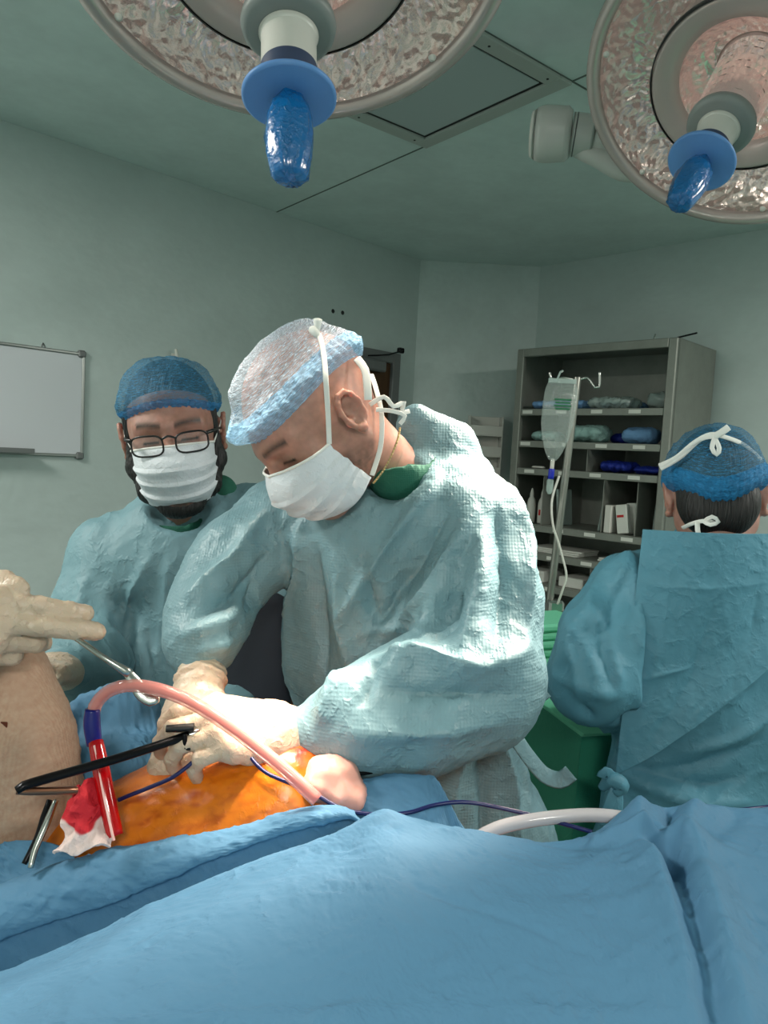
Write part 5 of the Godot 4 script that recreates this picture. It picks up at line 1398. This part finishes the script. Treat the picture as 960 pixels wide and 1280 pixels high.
func drape_main() -> void:
	var crest := [Vector3(-0.5878, 0.9055, -0.6563), Vector3(-0.4531, 0.9493, -0.6597), Vector3(-0.3411, 0.9933, -0.6631), Vector3(-0.2573, 1.0238, -0.6805), Vector3(-0.1712, 1.0594, -0.7033), Vector3(-0.0806, 1.0857, -0.7354), Vector3(-0.0241, 1.1019, -0.7517), Vector3(0.0193, 1.1163, -0.7628), Vector3(0.0864, 1.1071, -0.7571), Vector3(0.1532, 1.1056, -0.7469), Vector3(0.2121, 1.1071, -0.7471), Vector3(0.251, 1.1185, -0.7529), Vector3(0.2872, 1.1394, -0.7646), Vector3(0.3259, 1.1397, -0.7646), Vector3(0.3685, 1.1455, -0.7651), Vector3(0.4288, 1.1453, -0.765), Vector3(0.5569, 1.1608, -0.7662), Vector3(0.7194, 1.1781, -0.7676), Vector3(0.9421, 1.1945, -0.7688), Vector3(1.2338, 1.2059, -0.7697)]
	var near := [Vector3(-0.5034, 0.986, -0.502), Vector3(-0.3854, 1.0129, -0.4941), Vector3(-0.2829, 1.0389, -0.5061), Vector3(-0.2035, 1.0629, -0.4979), Vector3(-0.1294, 1.0806, -0.4893), Vector3(-0.0583, 1.0884, -0.4849), Vector3(-0.0134, 1.0948, -0.4803), Vector3(0.0198, 1.0966, -0.4805), Vector3(0.0668, 1.0992, -0.4807), Vector3(0.1139, 1.1017, -0.4809), Vector3(0.1582, 1.1041, -0.481), Vector3(0.1914, 1.1059, -0.4812), Vector3(0.2246, 1.1077, -0.4813), Vector3(0.255, 1.1093, -0.4814), Vector3(0.2855, 1.111, -0.4816), Vector3(0.3408, 1.114, -0.4818), Vector3(0.4239, 1.1184, -0.4821), Vector3(0.529, 1.1241, -0.4826), Vector3(0.7505, 1.1361, -0.4835), Vector3(1.0272, 1.151, -0.4847)]
	var net := []
	for r in 12:
		var row := []
		for k in crest.size():
			var c: Vector3 = crest[k]
			var n: Vector3 = near[k]
			var p: Vector3
			match r:
				0: p = c + Vector3(0, -0.30, -0.05)
				1: p = c + Vector3(0, -0.10, -0.04)
				2: p = c + Vector3(0, -0.022, -0.022)
				3: p = c
				4: p = c.lerp(n, 0.12) + Vector3(0, 0.002, 0)
				5: p = c.lerp(n, 0.35) + Vector3(0, 0.010, 0)
				6: p = c.lerp(n, 0.65) + Vector3(0, 0.012, 0)
				7: p = c.lerp(n, 0.88) + Vector3(0, 0.008, 0)
				8: p = n
				9: p = n + Vector3(0, -0.06, 0.11)
				10: p = n + Vector3(0, -0.35, 0.17)
				11: p = n + Vector3(0, -0.75, 0.19)
			row.append(p)
		net.append(row)
	var s := S().sheet(net, 480, 230)
	var soft := noise(5.0, 91, false, 2)
	var rid := noise(6.0, 92, true, 2, 0.08)
	# each: ends of a fold, height, width, how much steeper its right side is
	var lines := [[Vector3(0.3078, 1.0951, -0.696), Vector3(0.2654, 1.1065, -0.4913), 0.028, 0.022, -1.0], [Vector3(0.2968, 1.0945, -0.6959), Vector3(0.2581, 1.1061, -0.4912), -0.036, 0.012, 0.0], [Vector3(0.2867, 1.1001, -0.7064), Vector3(0.3019, 1.0889, -0.6604), -0.026, 0.017, 0.0], [Vector3(0.2764, 1.1007, -0.7115), Vector3(0.2559, 1.1001, -0.5309), 0.008, 0.012, 0.0],
		[Vector3(0.2898, 1.1395, -0.7646), Vector3(0.2712, 1.1082, -0.7171), 0.010, 0.010, 0.0], [Vector3(0.3241, 1.1414, -0.7647), Vector3(0.3069, 1.1131, -0.7224), -0.012, 0.007, 0.0], [Vector3(0.2374, 1.1064, -0.732), Vector3(0.281, 1.105, -0.7118), 0.018, 0.009, 0.0], [Vector3(0.259, 1.119, -0.7379), Vector3(0.2889, 1.1145, -0.7226), -0.018, 0.007, 0.0], [Vector3(0.2825, 1.1088, -0.7171), Vector3(0.3076, 1.0925, -0.6908), 0.018, 0.009, 0.0], [Vector3(0.3402, 1.1122, -0.7123), Vector3(0.3698, 1.111, -0.6822), -0.004, 0.006, 0.0], [Vector3(0.3204, 1.1048, -0.7017), Vector3(0.3693, 1.1, -0.6713), -0.003, 0.006, 0.0],
		[Vector3(0.2374, 1.1064, -0.732), Vector3(0.1868, 1.1074, -0.7471), -0.010, 0.010, 0.0], [Vector3(0.3477, 1.1416, -0.7597), Vector3(0.3161, 1.1109, -0.7122), 0.009, 0.010, 0.0], [Vector3(0.3899, 1.1395, -0.7546), Vector3(0.3442, 1.106, -0.7018), -0.006, 0.010, 0.0], [Vector3(0.0476, 1.1024, -0.6314), Vector3(0.1562, 1.1042, -0.5713), -0.0034, 0.005, 0.0], [Vector3(-0.0223, 1.0976, -0.6611), Vector3(0.0476, 1.1024, -0.6314), -0.0018, 0.005, 0.0],
		[Vector3(-0.2069, 1.0477, -0.6673), Vector3(-0.2297, 1.0574, -0.5176), 0.004, 0.025, 0.0], [Vector3(0.1409, 1.0968, -0.671), Vector3(0.144, 1.101, -0.4908), 0.003, 0.03, 0.0], [Vector3(0.4468, 1.1359, -0.7342), Vector3(0.3472, 1.112, -0.4917), 0.012, 0.02, 0.0], [Vector3(0.0176, 1.1153, -0.7577), Vector3(-0.1208, 1.071, -0.6891), 0.006, 0.016, 0.0]]
	for k in s.v.size():
		var p := s.v[k]
		if p.y < 0.9: continue
		var h := 0.004 * soft.get_noise_3d(p.x, 0, p.z) + 0.0035 * (rid.get_noise_3d(p.x * 0.8, 0, p.z * 1.2) - 0.3)
		for l in lines:
			var d := seg_dist(p, l[0], l[1])
			if d[0] < l[3] * 3.0:
				var w: float = l[3] * (0.45 if (l[4] > 0.0 and d[2] * l[4] < 0.0) else 1.0)
				h += l[2] * exp(-pow(d[0] / w, 2.0)) * (1.0 - 0.45 * d[1])
		s.v[k] = p + Vector3(0, h, 0)
	tag(part("surgical_drape", s.thicken(0.0015), M.drape), "large blue surgical drape spread over the patient in the foreground", "drape")

func drape_others() -> void:
	# rolled upper edge lying along the operated side
	var top := [Vector3(-0.5223, 0.9546, -0.7604), Vector3(-0.3948, 1.011, -0.7647), Vector3(-0.3373, 1.0339, -0.7715), Vector3(-0.2788, 1.0518, -0.7779), Vector3(-0.2192, 1.063, -0.7838), Vector3(-0.1676, 1.072, -0.7895), Vector3(-0.1069, 1.0907, -0.7959), Vector3(-0.0541, 1.1019, -0.8018), Vector3(-0.0215, 1.1001, -0.8017), Vector3(0.0033, 1.0813, -0.7902)]
	var lip := [Vector3(-0.4935, 0.9325, -0.7186), Vector3(-0.3746, 0.9794, -0.7272), Vector3(-0.3196, 0.9975, -0.7336), Vector3(-0.2638, 1.0158, -0.74), Vector3(-0.2076, 1.0412, -0.747), Vector3(-0.159, 1.0631, -0.7537), Vector3(-0.1017, 1.0815, -0.7651), Vector3(-0.0511, 1.0972, -0.7714), Vector3(-0.0168, 1.1018, -0.7767), Vector3(0.006, 1.0873, -0.7706)]
	var net := []
	for r in 7:
		var row := []
		for k in top.size():
			var a: Vector3 = top[k]
			var b: Vector3 = lip[k]
			var p: Vector3
			match r:
				0: p = a + Vector3(0, -0.16, -0.03)
				1: p = a + Vector3(0, -0.03, -0.022)
				2: p = a
				3: p = a.lerp(b, 0.5) + Vector3(0, 0.006, 0.010)
				4: p = b
				5: p = b + Vector3(0, -0.012, -0.012)
				6: p = b + Vector3(0, -0.09, 0.006)
			row.append(p)
		net.append(row)
	var s := S().sheet(net, 180, 90)
	var rid := noise(9.0, 95, true, 2, 0.05)
	s.push(func(p, _n): return 0.004 * (rid.get_noise_3dv(p) - 0.2))
	tag(part("surgical_drape", s.thicken(0.0015), M.drape), "rolled blue drape edge lying below the orange hip", "drape")
	# peaked piece right of the hip
	top = [Vector3(-0.0753, 1.0869, -0.8358), Vector3(-0.0572, 1.1001, -0.8368), Vector3(-0.0252, 1.1127, -0.8428), Vector3(0.017, 1.1197, -0.8433), Vector3(0.0641, 1.1251, -0.8437), Vector3(0.0809, 1.1235, -0.8386), Vector3(0.0942, 1.1054, -0.8272), Vector3(0.1107, 1.0814, -0.8103), Vector3(0.1275, 1.0613, -0.7887)]
	lip = [Vector3(-0.0652, 1.0661, -0.794), Vector3(-0.039, 1.0739, -0.7997), Vector3(-0.0073, 1.0711, -0.7995), Vector3(0.0286, 1.0756, -0.7948), Vector3(0.0645, 1.0712, -0.7894), Vector3(0.087, 1.068, -0.7892), Vector3(0.1008, 1.0598, -0.7886), Vector3(0.1164, 1.0585, -0.7684), Vector3(0.1328, 1.0522, -0.7579)]
	net = []
	for r in 6:
		var row := []
		for k in top.size():
			var a: Vector3 = top[k]
			var b: Vector3 = lip[k]
			var p: Vector3
			match r:
				0: p = a + Vector3(0, -0.14, -0.05)
				1: p = a + Vector3(0, -0.02, -0.02)
				2: p = a
				3: p = a.lerp(b, 0.35) + Vector3(0, -0.004, 0)
				4: p = a.lerp(b, 0.75) + Vector3(0, -0.004, 0.003)
				5: p = b + Vector3(0, -0.02, 0.02)
			row.append(p)
		net.append(row)
	s = S().sheet(net, 110, 60)
	s.push(func(p, _n): return 0.004 * (rid.get_noise_3dv(p) - 0.2))
	tag(part("surgical_drape", s.thicken(0.0015), M.drape), "peaked fold of blue drape right of the hip, below the surgeon", "drape")
	# blue cloth behind the limb, falling away over the far edge of the table
	net = []
	for r in 7:
		var row := []
		for k in 9:
			var a: Vector3 = [Vector3(-0.4667, 1.0886, -1.0315), Vector3(-0.4277, 1.1137, -1.0334), Vector3(-0.3882, 1.1308, -1.0347), Vector3(-0.3482, 1.1376, -1.0352), Vector3(-0.3184, 1.1196, -1.0339), Vector3(-0.285, 1.0907, -1.0216), Vector3(-0.252, 1.0567, -1.009), Vector3(-0.2115, 1.0229, -0.9863), Vector3(-0.1622, 1.0021, -0.9646)][k]
			var b: Vector3 = [Vector3(-0.4081, 1.0084, -0.8648), Vector3(-0.3693, 1.0154, -0.8654), Vector3(-0.3305, 1.0224, -0.8659), Vector3(-0.3015, 1.0288, -0.8664), Vector3(-0.2722, 1.0304, -0.8665), Vector3(-0.2428, 1.032, -0.8666), Vector3(-0.2133, 1.0287, -0.8664), Vector3(-0.1834, 1.0206, -0.8658), Vector3(-0.1536, 1.0124, -0.8651)][k]
			var q := float(r - 2) / 4.0
			row.append(a + Vector3(0, -0.5 + 0.25 * r, -0.06 + 0.03 * r) if r < 2 else a.lerp(b, q) + Vector3(0, 0.007 * sin(r * 2.6 + k * 1.1), 0))
		net.append(row)
	s = S().sheet(net, 80, 70)
	s.push(func(p, _n): return 0.009 * (rid.get_noise_3dv(p) - 0.2))
	tag(part("surgical_drape", s.thicken(0.0015), M.drape), "crumpled blue drape behind the bandaged limb at left", "drape")
	# crumpled corner bottom left
	net = []
	for r in 6:
		var row := []
		for k in 7:
			row.append(Vector3(-0.5393, 1.0222, -0.8258).lerp(Vector3(-0.3349, 1.0364, -0.8068), k / 6.0).lerp(Vector3(-0.4832, 0.9569, -0.7405).lerp(Vector3(-0.2945, 1.0034, -0.7541), k / 6.0), r / 5.0) + Vector3(0, 0.006 * sin(r * 2.0 + k * 1.7), 0))
		net.append(row)
	s = S().sheet(net, 60, 50)
	s.push(func(p, _n): return 0.008 * (rid.get_noise_3dv(p) - 0.2))
	tag(part("surgical_drape", s.thicken(0.0015), M.drape), "small crumpled blue drape under the bandaged limb at the left edge", "drape")

func operating_table() -> void:
	var o := thing("operating_table", "operating table under the blue drapes", "table", Vector3(0.1, 0, -0.62))
	part("mattress", S().box(Vector3(2.0, 0.07, 0.46), T(Vector3(0.15, 0.80, 0)), 0.02), M.black, o)
	part("table_top", S().box(Vector3(2.0, 0.03, 0.5), T(Vector3(0.15, 0.75, 0)), 0.005), M.steel, o)
	part("column", S().box(Vector3(0.3, 0.66, 0.26), T(Vector3(0.1, 0.405, 0)), 0.02), M.steel, o)
	part("base", S().box(Vector3(0.9, 0.08, 0.45), T(Vector3(0.1, 0.04, 0)), 0.02), M.steel, o)

func patient() -> void:
	var o := thing("person", "patient lying under blue drapes with orange filmed hip and wrapped limb", "person", Vector3(0.1, 0.837, -0.75))
	var inv := o.transform.affine_inverse()
	# orange incise film over the hip, patient's skin and stockinette
	var f := Field.new()
	f.chain([Vector3(-0.3996, 0.9579, -0.891), Vector3(-0.3097, 0.9799, -0.8927), Vector3(-0.2134, 1.0006, -0.9094), Vector3(-0.1164, 1.013, -0.9103), Vector3(-0.0256, 0.968, -0.8918), Vector3(0.1521, 0.938, -0.7792), Vector3(0.3728, 0.9752, -0.7219)], [0.055, 0.066, 0.092, 0.108, 0.10, 0.09, 0.09], 0.07)
	f.cap(Vector3(0.3728, 0.9752, -0.7219), Vector3(0.6851, 0.9903, -0.703), 0.09, 0.08, 0.05, Vector3(0, 0, 1), 1.3)
	f.cap(Vector3(0.6851, 0.9903, -0.703), Vector3(0.7604, 1.0091, -0.6844), 0.05, 0.05, 0.04)
	f.ball(Vector3(0.8537, 1.022, -0.6853), 0.085, 0.03)
	f.ball(Vector3(-0.0941, 1.1008, -0.8669), 0.040, 0.05)
	f.cut(Vector3(-0.142, 1.14, -0.8699), Vector3(-0.1086, 1.1611, -0.8615), 0.010, 0.010, 0.014)
	var b := f.surf(0.0065)
	var st := noise(20.0, 77, true, 3, 0.02)
	var bl := noise(12.0, 78, false, 3)
	var fx := Vector3(-0.1253, 1.1243, -0.8437)
	var wound := Vector3(-0.1297, 1.1446, -0.8653)
	var wound2 := Vector3(-0.0872, 1.1336, -0.8544)
	# iodine-coloured film with streaks, blood at the cut
	b.paint(func(p: Vector3) -> Color:
		var q := Vector3(p.x * 0.12 + p.y * 0.1, p.y - p.x * 0.40, p.z * 0.5)
		var k := clampf(0.45 + 1.3 * st.get_noise_3dv(q * 3.4), 0, 1)
		var c := Color(0.46, 0.068, 0.002).lerp(Color(0.74, 0.185, 0.006), k)
		var bd := minf(p.distance_to(wound), p.distance_to(wound2) * 1.3)
		c = c.lerp(Color(0.45, 0.012, 0.010), clampf(1.4 - bd / 0.020 + 0.8 * bl.get_noise_3dv(p * 4.0), 0, 1))
		return c)
	b.push(func(p, _n): return 0.0012 * st.get_noise_3dv(p * 1.4))
	var film := mat(Color(1, 1, 1), 0.36)
	film.vertex_color_use_as_albedo = true
	relief(film, crease_texture(83, 0.0, 0.8), 0.08, 5.0)
	film.clearcoat_enabled = true; film.clearcoat = 0.12; film.clearcoat_roughness = 0.15
	part("body", b.moved(inv), film, o)
	# wrapped limb rising at the left
	var g := Field.new()
	g.chain([Vector3(-0.4313, 0.9814, -0.8928), Vector3(-0.4366, 1.0417, -0.8975), Vector3(-0.4531, 1.1216, -0.9036), Vector3(-0.4845, 1.1926, -0.9191), Vector3(-0.5107, 1.2346, -0.9324)], [0.050, 0.062, 0.060, 0.049, 0.040], 0.05)
	var gs := g.surf(0.007)
	var wr := noise(9.0, 79, true, 2)
	gs.push(func(p, _n): return 0.0025 * wr.get_noise_3d(p.x, p.y * 3.0, p.z))
	var knit := tex(128, 128, func(x, y):
		var h := 0.5 + 0.5 * sin(TAU * x / 8.0) * (0.6 + 0.4 * sin(TAU * y / 6.4))
		return Color(h, h, h))
	var mottled := noise(0.03, 80, false, 4).get_seamless_image(256, 256)
	var sm := relief(mat(Color(0.74, 0.63, 0.55), 0.9), knit, 0.06, 14.0)
	sm.albedo_texture = tex(256, 256, func(x, y):
		var k: float = mottled.get_pixel(x, y).r
		return Color(0.92 + 0.08 * k, 0.85 + 0.15 * k, 0.82 + 0.16 * k))
	part("stockinette", gs.moved(inv), sm, o)
	# small brown stain patch on the knit
	part("stain", S().box(Vector3(0.008, 0.007, 0.002), T(inv * Vector3(-0.4339, 1.1594, -0.8444)), 0.001), mat(Color(0.36, 0.15, 0.06), 0.9), o)
	# strip of orange film at the edge of the cut
	var strip := []
	for r in 4:
		var row := []
		for k in 5:
			row.append((Vector3(-0.2106, 1.1595, -0.8614).lerp(Vector3(-0.1367, 1.1634, -0.8567), k / 4.0)).lerp(Vector3(-0.2091, 1.1443, -0.8502).lerp(Vector3(-0.1394, 1.1422, -0.8551), k / 4.0), r / 3.0) + Vector3(0, 0.002 * sin(k * 2.0 + r), 0))
		strip.append(row)
	part("film_edge", S().sheet(strip, 30, 14).thicken(0.002).moved(inv), mat(Color(0.86, 0.36, 0.05), 0.35), o)

func instruments() -> void:
	# suction tubing looping over the field
	var t := thing("suction_tube", "pinkish clear suction tube looping over the hip with blue and red ends", "tube", Vector3(-0.3066, 1.0543, -0.8082))
	var inv := t.transform.affine_inverse()
	var pink := see_through(mat(Color(0.92, 0.62, 0.58, 0.5), 0.12))
	var P := []
	for p in [Vector3(-0.0571, 1.116, -0.7879), Vector3(-0.0911, 1.142, -0.7949), Vector3(-0.1298, 1.1654, -0.8067), Vector3(-0.1741, 1.1891, -0.8186), Vector3(-0.2142, 1.2055, -0.8299), Vector3(-0.2549, 1.214, -0.8405), Vector3(-0.2894, 1.2143, -0.8456), Vector3(-0.3152, 1.2038, -0.8498), Vector3(-0.3285, 1.187, -0.8485), Vector3(-0.3304, 1.1699, -0.8472)]: P.append(inv * p)
	part("hose", S().tube(P, 0.0078, 16, 0.008), pink, t)
	part("bore", S().tube(P, 0.0045, 10, 0.008), mat(Color(0.80, 0.40, 0.38), 0.3), t)
	var q := [inv * Vector3(-0.3304, 1.1838, -0.8462), inv * Vector3(-0.33, 1.1663, -0.8439), inv * Vector3(-0.3251, 1.1429, -0.8401)]
	part("blue_sleeve", S().tube(q, [0.0085, 0.0098, 0.0088], 18, 0.004), mat(Color(0.04, 0.07, 0.42), 0.3), t)
	var red := see_through(mat(Color(0.72, 0.02, 0.05, 0.88), 0.12))
	var r1 := [inv * Vector3(-0.3196, 1.1499, -0.8306), inv * Vector3(-0.3051, 1.1236, -0.8115), inv * Vector3(-0.2912, 1.0942, -0.7962), inv * Vector3(-0.2778, 1.0642, -0.7839)]
	part("wand", S().tube(r1, [0.0085, 0.0095, 0.0095, 0.009], 18, 0.008), red, t)
	var r2 := []
	for p in r1: r2.append(p + Vector3(0.002, 0.0, 0.0095))
	part("wand_rib", S().tube(r2, 0.0016, 8, 0.01), mat(Color(0.95, 0.75, 0.72), 0.2), t)
	# black bar retractor, folded back on itself
	var k := thing("bar_retractor", "black bar retractor with screw clamp reaching over the hip", "retractor", Vector3(-0.3599, 1.1377, -0.7344))
	inv = k.transform.affine_inverse()
	part("bar", S().tube([inv * Vector3(-0.2141, 1.1613, -0.8385), inv * Vector3(-0.2789, 1.1488, -0.7954), inv * Vector3(-0.3403, 1.1399, -0.7546), inv * Vector3(-0.3583, 1.138, -0.7394), inv * Vector3(-0.364, 1.1341, -0.7361)], [0.0062, 0.0062, 0.0062, 0.006, 0.0055], 14, 0.01, 0.8), M.dark_steel, k)
	part("return_bar", S().tube([inv * Vector3(-0.364, 1.1341, -0.7361), inv * Vector3(-0.3543, 1.131, -0.7419), inv * Vector3(-0.3171, 1.1193, -0.7731)], 0.0042, 12, 0.01), mat(Color(0.62, 0.42, 0.33), 0.3, 1.0), k)
	part("tip_sleeve", S().tube([inv * Vector3(-0.2141, 1.1613, -0.8385), inv * Vector3(-0.2008, 1.1644, -0.8447)], [0.0062, 0.0055], 12), M.steel, k)
	var cl := inv * Vector3(-0.2221, 1.1659, -0.8328)
	part("clamp", S().tube([cl + Vector3(-0.017, 0.004, 0), cl + Vector3(0.014, 0.006, -0.004)], [0.0055, 0.0065], 12, 0.01, 0.7), M.black, k)
	part("screw", S().tube([cl + Vector3(0.006, 0.0, 0.004), cl + Vector3(0.007, -0.016, 0.006)], 0.0028, 10).tube([cl + Vector3(0.0005, -0.016, 0.006), cl + Vector3(0.0135, -0.016, 0.006)], 0.0022, 8), M.dark_steel, k)
	# steel spoon retractor in the hand
	var sp := thing("spoon_retractor", "slim steel spoon-ended retractor held by the gloved hand at left", "retractor", Vector3(-0.3521, 1.2728, -0.835))
	inv = sp.transform.affine_inverse()
	part("shaft", S().tube([inv * Vector3(-0.3873, 1.2783, -0.8635), inv * Vector3(-0.3573, 1.2652, -0.8565), inv * Vector3(-0.3175, 1.247, -0.8431), inv * Vector3(-0.2886, 1.2281, -0.8476)], [0.0035, 0.0032, 0.0034, 0.006], 12, 0.008), M.steel, sp)
	part("spoon", S().tube([inv * Vector3(-0.2905, 1.229, -0.8477), inv * Vector3(-0.2811, 1.2157, -0.8487), inv * Vector3(-0.271, 1.204, -0.8478), inv * Vector3(-0.2613, 1.1998, -0.8475), inv * Vector3(-0.2528, 1.2003, -0.8475)], [0.006, 0.0085, 0.0095, 0.010, 0.005], 16, 0.004, 0.5, Vector3(0.3, 0.6, 0.7)), M.steel, sp)
	# clamp at the drape edge
	var hm := thing("towel_clamp", "steel towel clamp gripping the drape at the lower left", "clamp", Vector3(-0.3629, 1.0326, -0.7664))
	inv = hm.transform.affine_inverse()
	part("arm", S().tube([inv * Vector3(-0.3583, 1.0385, -0.7568), inv * Vector3(-0.3587, 1.0528, -0.768), inv * Vector3(-0.3546, 1.0734, -0.7846), inv * Vector3(-0.3518, 1.093, -0.8011)], [0.003, 0.0036, 0.0042, 0.003], 10, 0.006), M.steel, hm)
	part("arm", S().tube([inv * Vector3(-0.3677, 1.0395, -0.7619), inv * Vector3(-0.362, 1.0579, -0.7784), inv * Vector3(-0.3612, 1.0769, -0.7949), inv * Vector3(-0.3612, 1.0902, -0.8059)], [0.003, 0.004, 0.0045, 0.003], 10, 0.006), M.dark_steel, hm)
	# blood-stained gauze
	var gz := []
	for r in 7:
		var row := []
		for c in 6:
			var e := c / 5.0
			var a := Vector3(-0.3307, 1.1099, -0.7974).lerp(Vector3(-0.3102, 1.1198, -0.8132), e)
			var b := Vector3(-0.3343, 1.0516, -0.7679).lerp(Vector3(-0.2811, 1.0605, -0.7786), e)
			var w := r / 6.0
			row.append(a.lerp(b, w) + Vector3(0.004 * sin(r * 1.7 + c), 0.004 * sin(c * 2.2 + r), 0.012 * sin(e * PI) + 0.004 * cos(r * 2.0 + c * 1.4)))
		gz.append(row)
	var gs := S().sheet(gz, 60, 70)
	var cr := noise(22.0, 101, true, 2)
	gs.push(func(p, _n): return 0.004 * cr.get_noise_3dv(p))
	var bn := noise(11.0, 103, false, 3)
	var mid := Vector3(-0.3157, 1.0823, -0.7803)
	gs.paint(func(p: Vector3) -> Color:
		var z := clampf(1.25 - p.distance_to(mid) / 0.034 + 2.6 * bn.get_noise_3dv(p), 0, 1)
		return Color(0.80, 0.62, 0.58).lerp(Color(0.55, 0.008, 0.02), smoothstep(0.35, 0.65, z)))
	var gm := relief(mat(Color(1, 1, 1), 0.75), M.drape.heightmap_texture, 0.2, 10.0)
	gm.vertex_color_use_as_albedo = true
	tag(part("gauze", gs.thicken(0.003), gm), "blood-stained white gauze hanging beside the bandaged limb", "gauze")
	# rounded pink sponge pack beside the glove
	var f := Field.new()
	f.chain([Vector3(-0.0684, 1.1083, -0.8324), Vector3(-0.0548, 1.1256, -0.8387), Vector3(-0.0352, 1.1216, -0.8435), Vector3(-0.0154, 1.1067, -0.8423)], [0.013, 0.016, 0.017, 0.012], 0.012)
	f.cap(Vector3(-0.0566, 1.1135, -0.8228), Vector3(-0.019, 1.0993, -0.8267), 0.016, 0.015, 0.012)
	var ps := f.surf(0.0045)
	ps.push(func(p, _n): return 0.003 * cr.get_noise_3dv(p))
	var pm := mat(Color(0.90, 0.66, 0.60), 0.4)
	pm.subsurf_scatter_enabled = true; pm.subsurf_scatter_strength = 0.15
	tag(part("sponge_pack", ps, pm), "pale pink rounded sponge pack between orange hip and drape", "sponge")
	tag(part("probe", S().tube([Vector3(-0.0211, 1.1202, -0.8484), Vector3(0.0053, 1.1212, -0.8585), Vector3(0.0266, 1.1218, -0.8736)], [0.0025, 0.003, 0.0025], 8, 0.01), M.dark_steel), "thin dark steel probe lying on the surgeon's sleeve edge", "probe")
	# cautery leads
	var lead := func(l: Array, label: String, r := 0.0024) -> void:
		tag(part("cable", S().tube(l, r, 8, 0.006), M.blue_wire), label, "cable")
	lead.call([Vector3(-0.1841, 1.1601, -0.8384), Vector3(-0.1938, 1.1474, -0.8304), Vector3(-0.2075, 1.133, -0.8243), Vector3(-0.2266, 1.1185, -0.8181), Vector3(-0.2534, 1.1051, -0.8171), Vector3(-0.2759, 1.0947, -0.8163), Vector3(-0.2866, 1.0895, -0.8159)], "dark blue cable running down the orange hip to the left")
	lead.call([Vector3(-0.149, 1.1503, -0.8437), Vector3(-0.1366, 1.1394, -0.8298), Vector3(-0.1186, 1.1298, -0.819), Vector3(-0.0925, 1.1233, -0.8115), Vector3(-0.0686, 1.1191, -0.8031), Vector3(-0.0566, 1.1135, -0.8027)], "dark blue cable lying on the yellow part of the hip")
	lead.call([Vector3(-0.0566, 1.1135, -0.8027), Vector3(-0.0267, 1.1022, -0.7968), Vector3(0.0093, 1.1012, -0.7917), Vector3(0.0448, 1.1049, -0.792), Vector3(0.0764, 1.1107, -0.8025), Vector3(0.1123, 1.1154, -0.8029), Vector3(0.1614, 1.1114, -0.7975), Vector3(0.2043, 1.1071, -0.7872), Vector3(0.2415, 1.1095, -0.7623)], "dark blue cable running along the drape under the surgeon")
	lead.call([Vector3(0.3895, 1.1259, -0.7886), Vector3(0.4184, 1.1286, -0.7938), Vector3(0.4549, 1.1294, -0.8039), Vector3(0.495, 1.1388, -0.8047)], "dark blue cable at the right edge of the drape")
	var ht := thing("clear_hose", "translucent whitish hose arching over the drape at right", "hose", Vector3(0.2007, 1.1108, -0.7724))
	inv = ht.transform.affine_inverse()
	var hp := []
	for p in [Vector3(0.1149, 1.0871, -0.7706), Vector3(0.1419, 1.0974, -0.7814), Vector3(0.1733, 1.1045, -0.787), Vector3(0.2129, 1.112, -0.7876), Vector3(0.2526, 1.1159, -0.7879), Vector3(0.2864, 1.1157, -0.7828), Vector3(0.3101, 1.1132, -0.7626)]: hp.append(inv * p)
	part("hose", S().tube(hp, 0.0075, 14, 0.008), see_through(mat(Color(0.86, 0.84, 0.85, 0.65), 0.15)), ht)
	part("bore", S().tube(hp, 0.0042, 10, 0.008), mat(Color(0.80, 0.70, 0.72), 0.4), ht)

func _ready() -> void:
	rng.seed = 7
	var cam := Camera3D.new()
	cam.name = "camera"; add_child(cam)
	cam.position = Vector3(0, 1.5, 0)
	cam.rotation_order = EULER_ORDER_XYZ
	cam.basis = Basis(Vector3(1, 0, 0), deg_to_rad(-4.4)) * Basis(Vector3(0, 0, 1), deg_to_rad(3.1))
	cam.fov = rad_to_deg(2.0 * atan(640.0 / 920.0))
	cam.near = 0.02; cam.far = 50.0; cam.current = true
	var we := WorldEnvironment.new()
	we.name = "environment"
	var e := Environment.new()
	e.background_mode = Environment.BG_COLOR
	e.background_color = Color(0, 0, 0)
	e.tonemap_mode = Environment.TONE_MAPPER_LINEAR
	e.tonemap_exposure = 1.0
	e.sdfgi_enabled = true; e.ssao_enabled = true; e.ssil_enabled = true
	we.environment = e; add_child(we)
	materials()
	room()
	lamps()
	cabinet()
	drip_stand()
	instrument_table()
	var t0 := Time.get_ticks_msec()
	make_head()
	print("head ", Time.get_ticks_msec() - t0)
	surgeon()
	print("surgeon ", Time.get_ticks_msec() - t0)
	helper_in_glasses()
	nurse()
	reaching_hand()
	print("people ", Time.get_ticks_msec() - t0)
	operating_table()
	patient()
	drape_main()
	drape_others()
	instruments()
	print("all ", Time.get_ticks_msec() - t0)
